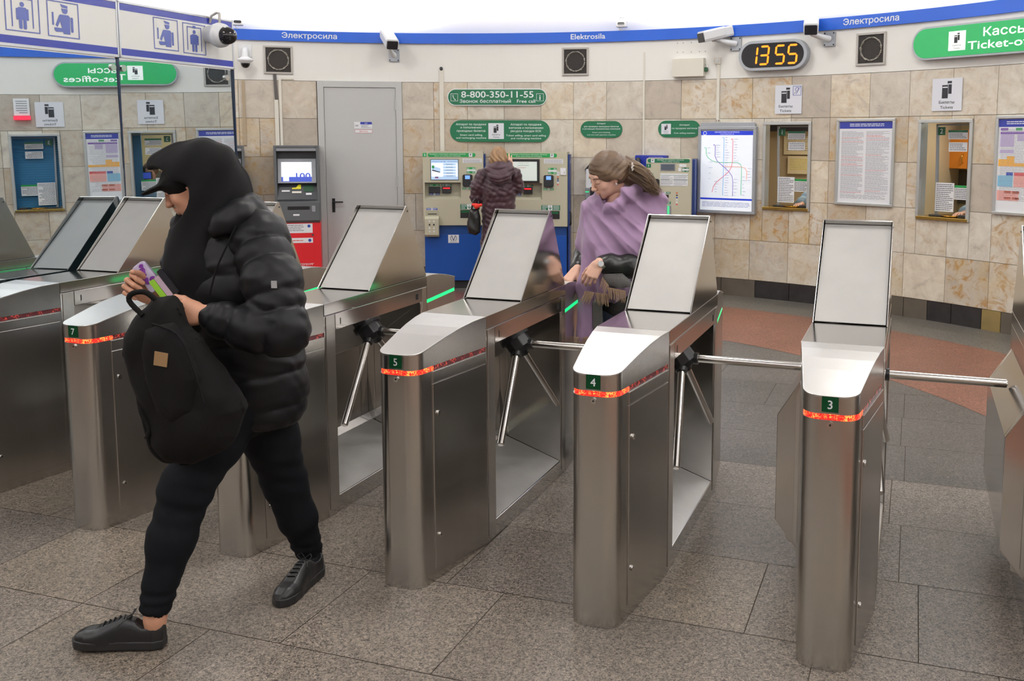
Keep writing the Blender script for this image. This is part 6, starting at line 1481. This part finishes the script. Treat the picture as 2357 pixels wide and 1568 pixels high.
for i in range(240):
    a = r_.uniform(-1, 1); b = r_.uniform(-1, 1); p0 = Vector((0.160, 5.240, 1.619)) + Vector((.0, a*.035, b*.036)); q = Vector((0.332, 5.190, 1.477)) + Vector((r_.uniform(-.05, .015), a*.04, r_.uniform(-.012, .03)))
    m_ = (p0 + q)/2 + Vector((.02, a*.05 - .02, b*.035 + .012)); mb.tube(resample([p0, m_, q], 7), [.0010, .0011, .0011, .0010, .0008, .0006, .0003], hairm if i % 3 else hair2, n=3, caps=False)
for i in range(14): mb.tube(resample([Vector((0.159, 5.220, 1.620)) + Vector((0, 0, r_.uniform(-.02, .02))), Vector((0.211, 5.180, 1.611)) + Vector((0, 0, r_.uniform(-.02, .02))), Vector((0.229, 5.160, 1.584)) + Vector((0, 0, r_.uniform(-.02, .02)))], 6), .001, hair2, n=4, caps=False)
adopt(mb.build('hair_strands'), WR)
mb = MB()
for i in range(7): mb.ball(Vector((0.177, 5.185, 1.630)) + Vector((.004*math.sin(i*2), .0, -.018 + .006*i)), .006, MAT['pearl'], 8)
adopt(mb.build('hair_clip'), WR)
# lilac shawl
v = Vol((-.24, 4.90, .55), (.48, 5.66, 1.60), .0065)
v.ell((0.139, 5.310, 1.342), (.225, .165, .155), .05, M=frame((0, 1, 0))); v.path([(0.106, 5.290, 1.417), (0.090, 5.270, 1.197), (0.067, 5.270, 0.999)], [.135, .180, .155], .06)
v.path([(0.279, 5.310, 1.416), (0.304, 5.280, 1.234), (0.233, 5.170, 1.209)], [.10, .105, .085], .04); v.path([(-0.023, 5.340, 1.388), (-0.063, 5.360, 1.187)], [.085, .085], .04)
v.path([(-0.027, 5.200, 1.132), (-0.070, 5.150, 0.968), (-0.083, 5.130, 0.691)], [.075, .060, .052], .05, flat=((0, 1, 0), .6)); v.path([(0.026, 5.100, 1.120), (0.027, 5.090, 0.958)], [.05, .045], .04, flat=((0, 1, 0), .6))
v.path([(0.030, 5.150, 1.393), (0.101, 5.140, 1.427), (0.154, 5.170, 1.483), (0.225, 5.280, 1.521)], [.030, .036, .040, .042], .03); v.path([(-0.013, 5.220, 1.431), (-0.028, 5.280, 1.393)], [.028, .05], .03)
def folds(X, Y, Z):
    u_ = (X + .02)*.75 + .80*(Z - 1.30) + .035*np.sin(7*X + 4*Z); w_ = np.clip((X + .10)/.10, 0, 1)*np.clip((Z - .98)/.12, 0, 1)
    rg = lambda q: 1 - 2*np.abs(np.sin(q))**.8
    s1 = rg(19*u_ + .9*np.sin(9*Z + 3*X)) + .5*rg(33*u_ + 2 + .8*np.sin(12*X)); s2 = rg(36*X + 1.2*np.sin(4*Z) + 5*Y) + .4*np.sin(133*X + 2)
    return -(.0100*s1*w_ + .0062*s2*(1 - w_)) + .0012*np.sin(110*X + 60*Z)
v.disp(folds)
v.cap((0.034, 5.140, 1.498), (0.063, 5.110, 1.448), .042, .016, .02, sub=True); v.cap((0.049, 5.210, 1.579), (0.064, 5.200, 1.466), .085, .062, .01, sub=True)
SH = np_mesh('shawl', [v.mesh()], lilac, WR, 1)
mb = MB(); r_ = random.Random(8)
def fringe(mb, a, b, n, L, m_, jitter=.006, dirx=0.0):
    a = Vector(a); b = Vector(b)
    n = n*2
    for i in range(n):
        p = a.lerp(b, (i + .5)/n) + Vector((0, r_.uniform(-jitter, jitter), .006)); d = Vector((dirx + r_.uniform(-.12, .12), r_.uniform(-.05, .05), -1)); mb.tube([p, p + d*L*.5 + Vector((r_.uniform(-.003, .003), 0, 0)), p + d*L*(.85 + .3*r_.random())], [.0019, .0018, .0009], m_, n=4)
fringe(mb, (-0.082, 5.060, 0.953), (-0.030, 5.050, 0.946), 14, .060, tanf, dirx=-.45); fringe(mb, (-0.026, 5.050, 0.946), (0.045, 5.040, 0.938), 18, .062, tanf, dirx=.1); adopt(mb.build('fringe'), WR)
mb = MB(); fringe(mb, (-0.141, 5.110, 0.687), (-0.032, 5.090, 0.692), 22, .05, tanf); adopt(mb.build('fringe'), WR)
v = Vol((-.02, 4.94, .98), (.24, 5.16, 1.16), .004); v.path([(0.040, 5.030, 1.035), (0.104, 5.035, 1.010)], [.028, .040], .02, flat=((0, 1, 0), .5)); v.path([(0.101, 5.050, 1.032), (0.140, 5.060, 0.997)], [.03, .035], .02, flat=((0, 1, 0), .5)); v.disp(lambda X, Y, Z: .002*np.sin(120*X + 50*Z))
np_mesh('checked_lining', [v.mesh()], checkm, WR, 1)
mb = MB(); fringe(mb, (0.040, 5.010, 0.981), (0.139, 5.030, 0.959), 24, .062, tanf, dirx=.05); fringe(mb, (0.012, 5.000, 1.039), (0.049, 5.000, 0.992), 8, .05, tanf, dirx=-.3); adopt(mb.build('lining_fringe'), WR)
v = Vol((-.06, 4.96, .62), (.06, 5.30, .96), .005); v.path([(-0.014, 5.110, 0.878), (-0.011, 5.120, 0.749)], [.028, .03], .02, flat=((0, 1, 0), .5)); np_mesh('scarf_end', [v.mesh()], checkm, WR, 1)
# coat, sleeves, jeans, shoes
v = Vol((-.20, 4.92, .55), (.46, 5.62, 1.42), .008)
v.path([(0.303, 5.280, 1.296), (0.319, 5.220, 1.086), (0.165, 5.130, 1.088), (0.026, 5.040, 1.111)], [.07, .072, .066, .053], .03, mod=lambda t, X, Y, Z: .003*np.sin(70*X + 30*Z) + .003*np.sin(45*X - 60*Z))
v.path([(-0.023, 5.350, 1.288), (-0.088, 5.380, 1.109), (-0.126, 5.290, 1.058)], [.065, .06, .045], .03); v.path([(0.120, 5.310, 1.243), (0.113, 5.320, 0.841)], [.13, .145], .05)
np_mesh('jacket', [v.mesh()], leatherb, WR, 1)
v = Vol((-.06, 5.1, .05), (.32, 5.56, .98), .009); v.path([(0.063, 5.280, 0.773), (0.050, 5.280, 0.393), (.055, 5.30, .09)], [.095, .07, .052], .03).path([(0.154, 5.360, 0.758), (0.152, 5.380, 0.367), (.155, 5.40, .09)], [.095, .07, .052], .03)
np_mesh('jeans', [v.mesh()], djean, WR, 1)
make_shoe('shoe', WR, frame((-.45, -.9, 0)), (.075, 5.34, .002), blk_sh, blk_sole, blk_sh); make_shoe('shoe', WR, frame((-.25, -.95, 0)), (.17, 5.44, .002), blk_sh, blk_sole, blk_sh)
# wrist watch
wc = Vector((-0.016, 4.985, 1.126)); mb = MB(); wd = Vector((-.74, -.10, -.62)).normalized(); nrm = Vector((.15, -.95, .30)); nrm = (nrm - wd*nrm.dot(wd)).normalized(); sd_ = wd.cross(nrm); cen = Vector((0.005, 5.012, 1.113))
for j in (-.006, 0, .006): mb.tube([cen + wd*j + (nrm*math.cos(t) + sd_*math.sin(t))*.031 for t in [2*PI*i/24 for i in range(25)]], .0035, steel_pol, n=6, caps=False)
wt = mb.build('watch'); adopt(wt, WR); mb = MB(); c_ = cen + nrm*.033; mb.cyl(c_ - nrm*.004, c_ + nrm*.006, .0165, steel_pol, n=24); mb.cyl(c_ + nrm*.006, c_ + nrm*.0066, .013, mat('watch_dial', srgb(205, 208, 212), .3), n=24); o = mb.build('watch_case'); o.parent = wt

# ------------------------------------------------------------------ person in burgundy at the machine
burg = mat('burgundy_quilt', srgb(62, 36, 46), .5, sheen=.3, bump=(14, .4, .01)); blond = mat('dark_blond_hair', srgb(140, 108, 76), .5, noise=(25, .35, (1, 1, .2)), bump=(120, .5, .003, (1, 1, .12)))
BW = person_root('person', 'person in a burgundy quilted coat facing the ticket machines', 'person', (-1.10, 10.30, 0))
HFb = frame((.05, 1, -.12)); HOb = (-1.109, 10.300, 1.557)
body = [place(head_sdf(True, .005), HFb, HOb, 1.0)]
v = Vol((-1.5, 10.0, .02), (-.75, 10.75, 1.56), .014)
v.path([(-1.110, 10.300, 1.443), (-1.112, 10.310, 1.310), (-1.115, 10.310, 1.024), (-1.116, 10.310, 0.880)], [.055, .13, .13, .14], .05)
for s_ in (-1, 1): v.path([(-1.10 + s_*.09, 10.31, .85), (-1.10 + s_*.09, 10.30, .45), (-1.10 + s_*.09, 10.28, .08)], [.09, .06, .042], .03)
v.path([(-1.291, 10.300, 1.381), (-1.360, 10.330, 1.141), (-1.268, 10.560, 1.152)], [.05, .045, .03], .03).path([(-0.930, 10.300, 1.382), (-0.909, 10.380, 1.250), (-0.992, 10.460, 1.468)], [.05, .045, .03], .03)
body.append(v.mesh()); body.append(place(hand_sdf((.3, .35, .4, .4), h=.004), frame((-.25, .1, 1), (0, -1, 0)), (-0.995, 10.440, 1.468), 1.0))
body.append(place(flipx(hand_sdf((.3, .35, .4, .4), h=.004)), frame((.2, 1, .1)), (-1.264, 10.570, 1.156), 1.0))
np_mesh('body', body, skin, BW, 1)
v = Vol((-1.30, 10.1, 1.38), (-.92, 10.5, 1.76), .006); v.ell(HOb + V3(0, -.005, .028), (.098, .115, .118), .03); v.path([HOb + V3(-.03, -.05, -.02), HOb + V3(-.06, -.06, -.11)], [.075, .04], .03).path([HOb + V3(.03, -.05, -.02), HOb + V3(.06, -.06, -.10)], [.075, .04], .03)
v.disp(lambda X, Y, Z: .0035*np.sin(120*X + 6*np.sin(20*Z))); np_mesh('hair', [v.mesh()], blond, BW, 1)
v = Vol((-1.52, 9.98, .38), (-.72, 10.75, 1.62), .0085)
pf = lambda n_: puff(.012, n_)
v.path([(-1.111, 10.300, 1.382), (-1.113, 10.310, 1.215), (-1.121, 10.320, 1.023), (-1.123, 10.310, 0.640), (-1.125, 10.310, 0.446)], [.135, .178, .172, .185, .19], .05)
v.path([(-1.281, 10.290, 1.377), (-1.333, 10.280, 1.263), (-1.351, 10.300, 1.143)], [.085, .08, .07], .03).path([(-1.351, 10.300, 1.143), (-1.270, 10.500, 1.131)], [.07, .06], .03)
v.path([(-0.939, 10.290, 1.387), (-0.915, 10.330, 1.262)], [.085, .075], .03).path([(-0.915, 10.330, 1.262), (-0.971, 10.440, 1.425)], [.072, .055], .03)
v.disp(lambda X, Y, Z: -.0085*(np.abs(np.sin(np.pi*(Z + .05*np.cos((X + 1.11)*9) + .012*np.sin(30*X))/.060))**.5 - .65) + .0035*np.sin(60*X + 55*Z + 4*np.sin(20*Z)) + .0025*np.sin(110*X - 60*Z))
np_mesh('coat', [v.mesh()], burg, BW, 1)
v = Vol((-1.34, 10.0, 1.22), (-.90, 10.46, 1.62), .006); v.path([(-1.199, 10.250, 1.520), (-1.201, 10.180, 1.447), (-1.149, 10.130, 1.374), (-1.082, 10.120, 1.351), (-1.018, 10.130, 1.375), (-0.975, 10.180, 1.448), (-0.991, 10.250, 1.521)], [.03, .045, .05, .055, .05, .045, .03], .03); v.ell((-1.090, 10.200, 1.447), (.12, .09, .10), .04)
v.disp(lambda X, Y, Z: -.010*(np.abs(np.sin(np.pi*(Z + .03*np.cos((X + 1.1)*14))/.055))**.5 - .65)); np_mesh('coat_hood', [v.mesh()], burg, BW, 1)
v = Vol((-1.34, 10.05, .05), (-.86, 10.55, .9), .011)
for s_ in (-1, 1): v.path([(-1.10 + s_*.09, 10.31, .85), (-1.10 + s_*.09, 10.30, .45), (-1.10 + s_*.09, 10.28, .08)], [.10, .075, .055], .03)
np_mesh('trousers', [v.mesh()], coatb, BW, 1)
for s_ in (-1, 1): make_shoe('shoe', BW, frame((.1*s_, 1, 0)), (-1.10 + s_*.09, 10.16, .002), blk_sh, blk_sole, blk_sh)
HB = person_root('handbag', 'black leather handbag with a red scarf on the arm of the burgundy coat', 'handbag', (-1.381, 10.220, 0.887))
pol = [(-1.420, 10.200, 1.021), (-1.325, 10.200, 1.031), (-1.302, 10.200, 0.937), (-1.309, 10.200, 0.770), (-1.352, 10.200, 0.742), (-1.437, 10.200, 0.760), (-1.450, 10.200, 0.841)]
v = pillow(pol, 10.20, .06, None, .006, prof=.08, disp=lambda X, Y, Z: .004*np.sin(50*X + 30*Z)); np_mesh('bag_body', [v.mesh()], leatherb, HB, 1)
mb = MB(); mb.tube(resample([(-1.399, 10.190, 1.013), (-1.376, 10.200, 1.116), (-1.334, 10.240, 1.133), (-1.320, 10.200, 1.022)], 14), .010, leatherb, n=8); adopt(mb.build('bag_strap'), HB)
v = Vol((-1.56, 10.0, .90), (-1.15, 10.3, 1.22), .005); v.path([(-1.377, 10.170, 1.076), (-1.338, 10.160, 1.058), (-1.298, 10.180, 1.071)], [.018, .024, .018], .02); v.disp(lambda X, Y, Z: .003*np.sin(90*X)); np_mesh('scarf', [v.mesh()], mat('red_scarf', srgb(222, 52, 40), .7), HB, 1)

# ------------------------------------------------------------------ clerks behind counters 1 and 2
shirt = mat('pale_blue_shirt', srgb(150, 180, 208), .8, bump=(30, .3, .006)); brownh = mat('brown_hair', srgb(120, 86, 60), .6)
def clerk(Mw, label, k):
    A = np.array(Mw); Rw = A[:3, :3]; O = A[:3, 3]; L = lambda x, y, z: Rw @ np.array((x, y, z)) + O
    base = O + Rw @ np.array((.22, 0, -.62)); T = person_root('person', label, 'person', (base[0], base[1], 0), 'counter clerks')
    def pt(x, y, z): return L(x, y, z)
    lo = np.minimum.reduce([pt(x, y, z) for x in (-.25, .75) for y in (-1.2, .5) for z in (-1.05, -.05)]); hi = np.maximum.reduce([pt(x, y, z) for x in (-.25, .75) for y in (-1.2, .5) for z in (-1.05, -.05)])
    head = place(head_sdf(True, .005), np.stack([Rw[:, 0]*-1, Rw[:, 2], Rw[:, 1]], 1), pt(.20, -.06, -.66))
    v = Vol(lo, hi, .014); v.path([pt(.20, -.20, -.68), pt(.20, -.34, -.70), pt(.20, -.62, -.72)], [.055, .12, .13], .05)
    v.path([pt(.36, -.30, -.68), pt(.38, -.50, -.55), pt(.22, -.44, -.34)], [.05, .045, .03], .03).path([pt(.05, -.30, -.68), pt(-.02, -.48, -.55), pt(.06, -.43, -.30)], [.05, .045, .03], .03)
    for s_ in (-1, 1): v.path([pt(.20 + s_*.09, -.66, -.72), pt(.20 + s_*.09, -.72, -.40), pt(.20 + s_*.09, -1.15, -.42)], [.08, .06, .045], .03)
    ht = hand_sdf((.4, .45, .5, .5), h=.004); Rh = np.stack([Rw[:, 0]*-1, Rw[:, 2], Rw[:, 1]], 1)
    np_mesh('body', [head, v.mesh(), place(flipx(ht), Rh, pt(.06, -.43, -.29)), place(ht, Rh, pt(.22, -.44, -.33))], skin, T, 1)
    v = Vol(lo, hi, .010); v.path([pt(.20, -.24, -.68), pt(.20, -.36, -.70), pt(.20, -.64, -.72)], [.10, .165, .165], .05)
    v.path([pt(.36, -.30, -.68), pt(.38, -.50, -.55), pt(.25, -.45, -.40)], [.085, .075, .06], .03).path([pt(.05, -.30, -.68), pt(-.04, -.46, -.52), pt(.04, -.42, -.36)], [.085, .08, .065], .03); v.disp(lambda X, Y, Z: .004*np.sin(60*X + 50*Z + 40*Y)); np_mesh('shirt', [v.mesh()], shirt, T, 1)
    c_ = pt(.20, -.045, -.68); v = Vol(c_ - .17, c_ + .17, .007); v.ell(c_ + V3(0, 0, .02), (.10, .10, .11), .02); f_ = pt(.20, -.10, -.56); v.ell(f_, (.075, .075, .10), .01, sub=True); np_mesh('hair', [v.mesh()], brownh, T, 1)
clerk(Mw, 'clerk in a pale blue shirt behind counter window 1', 1); clerk(Mw2, 'clerk in a pale blue shirt behind counter window 2', 2)
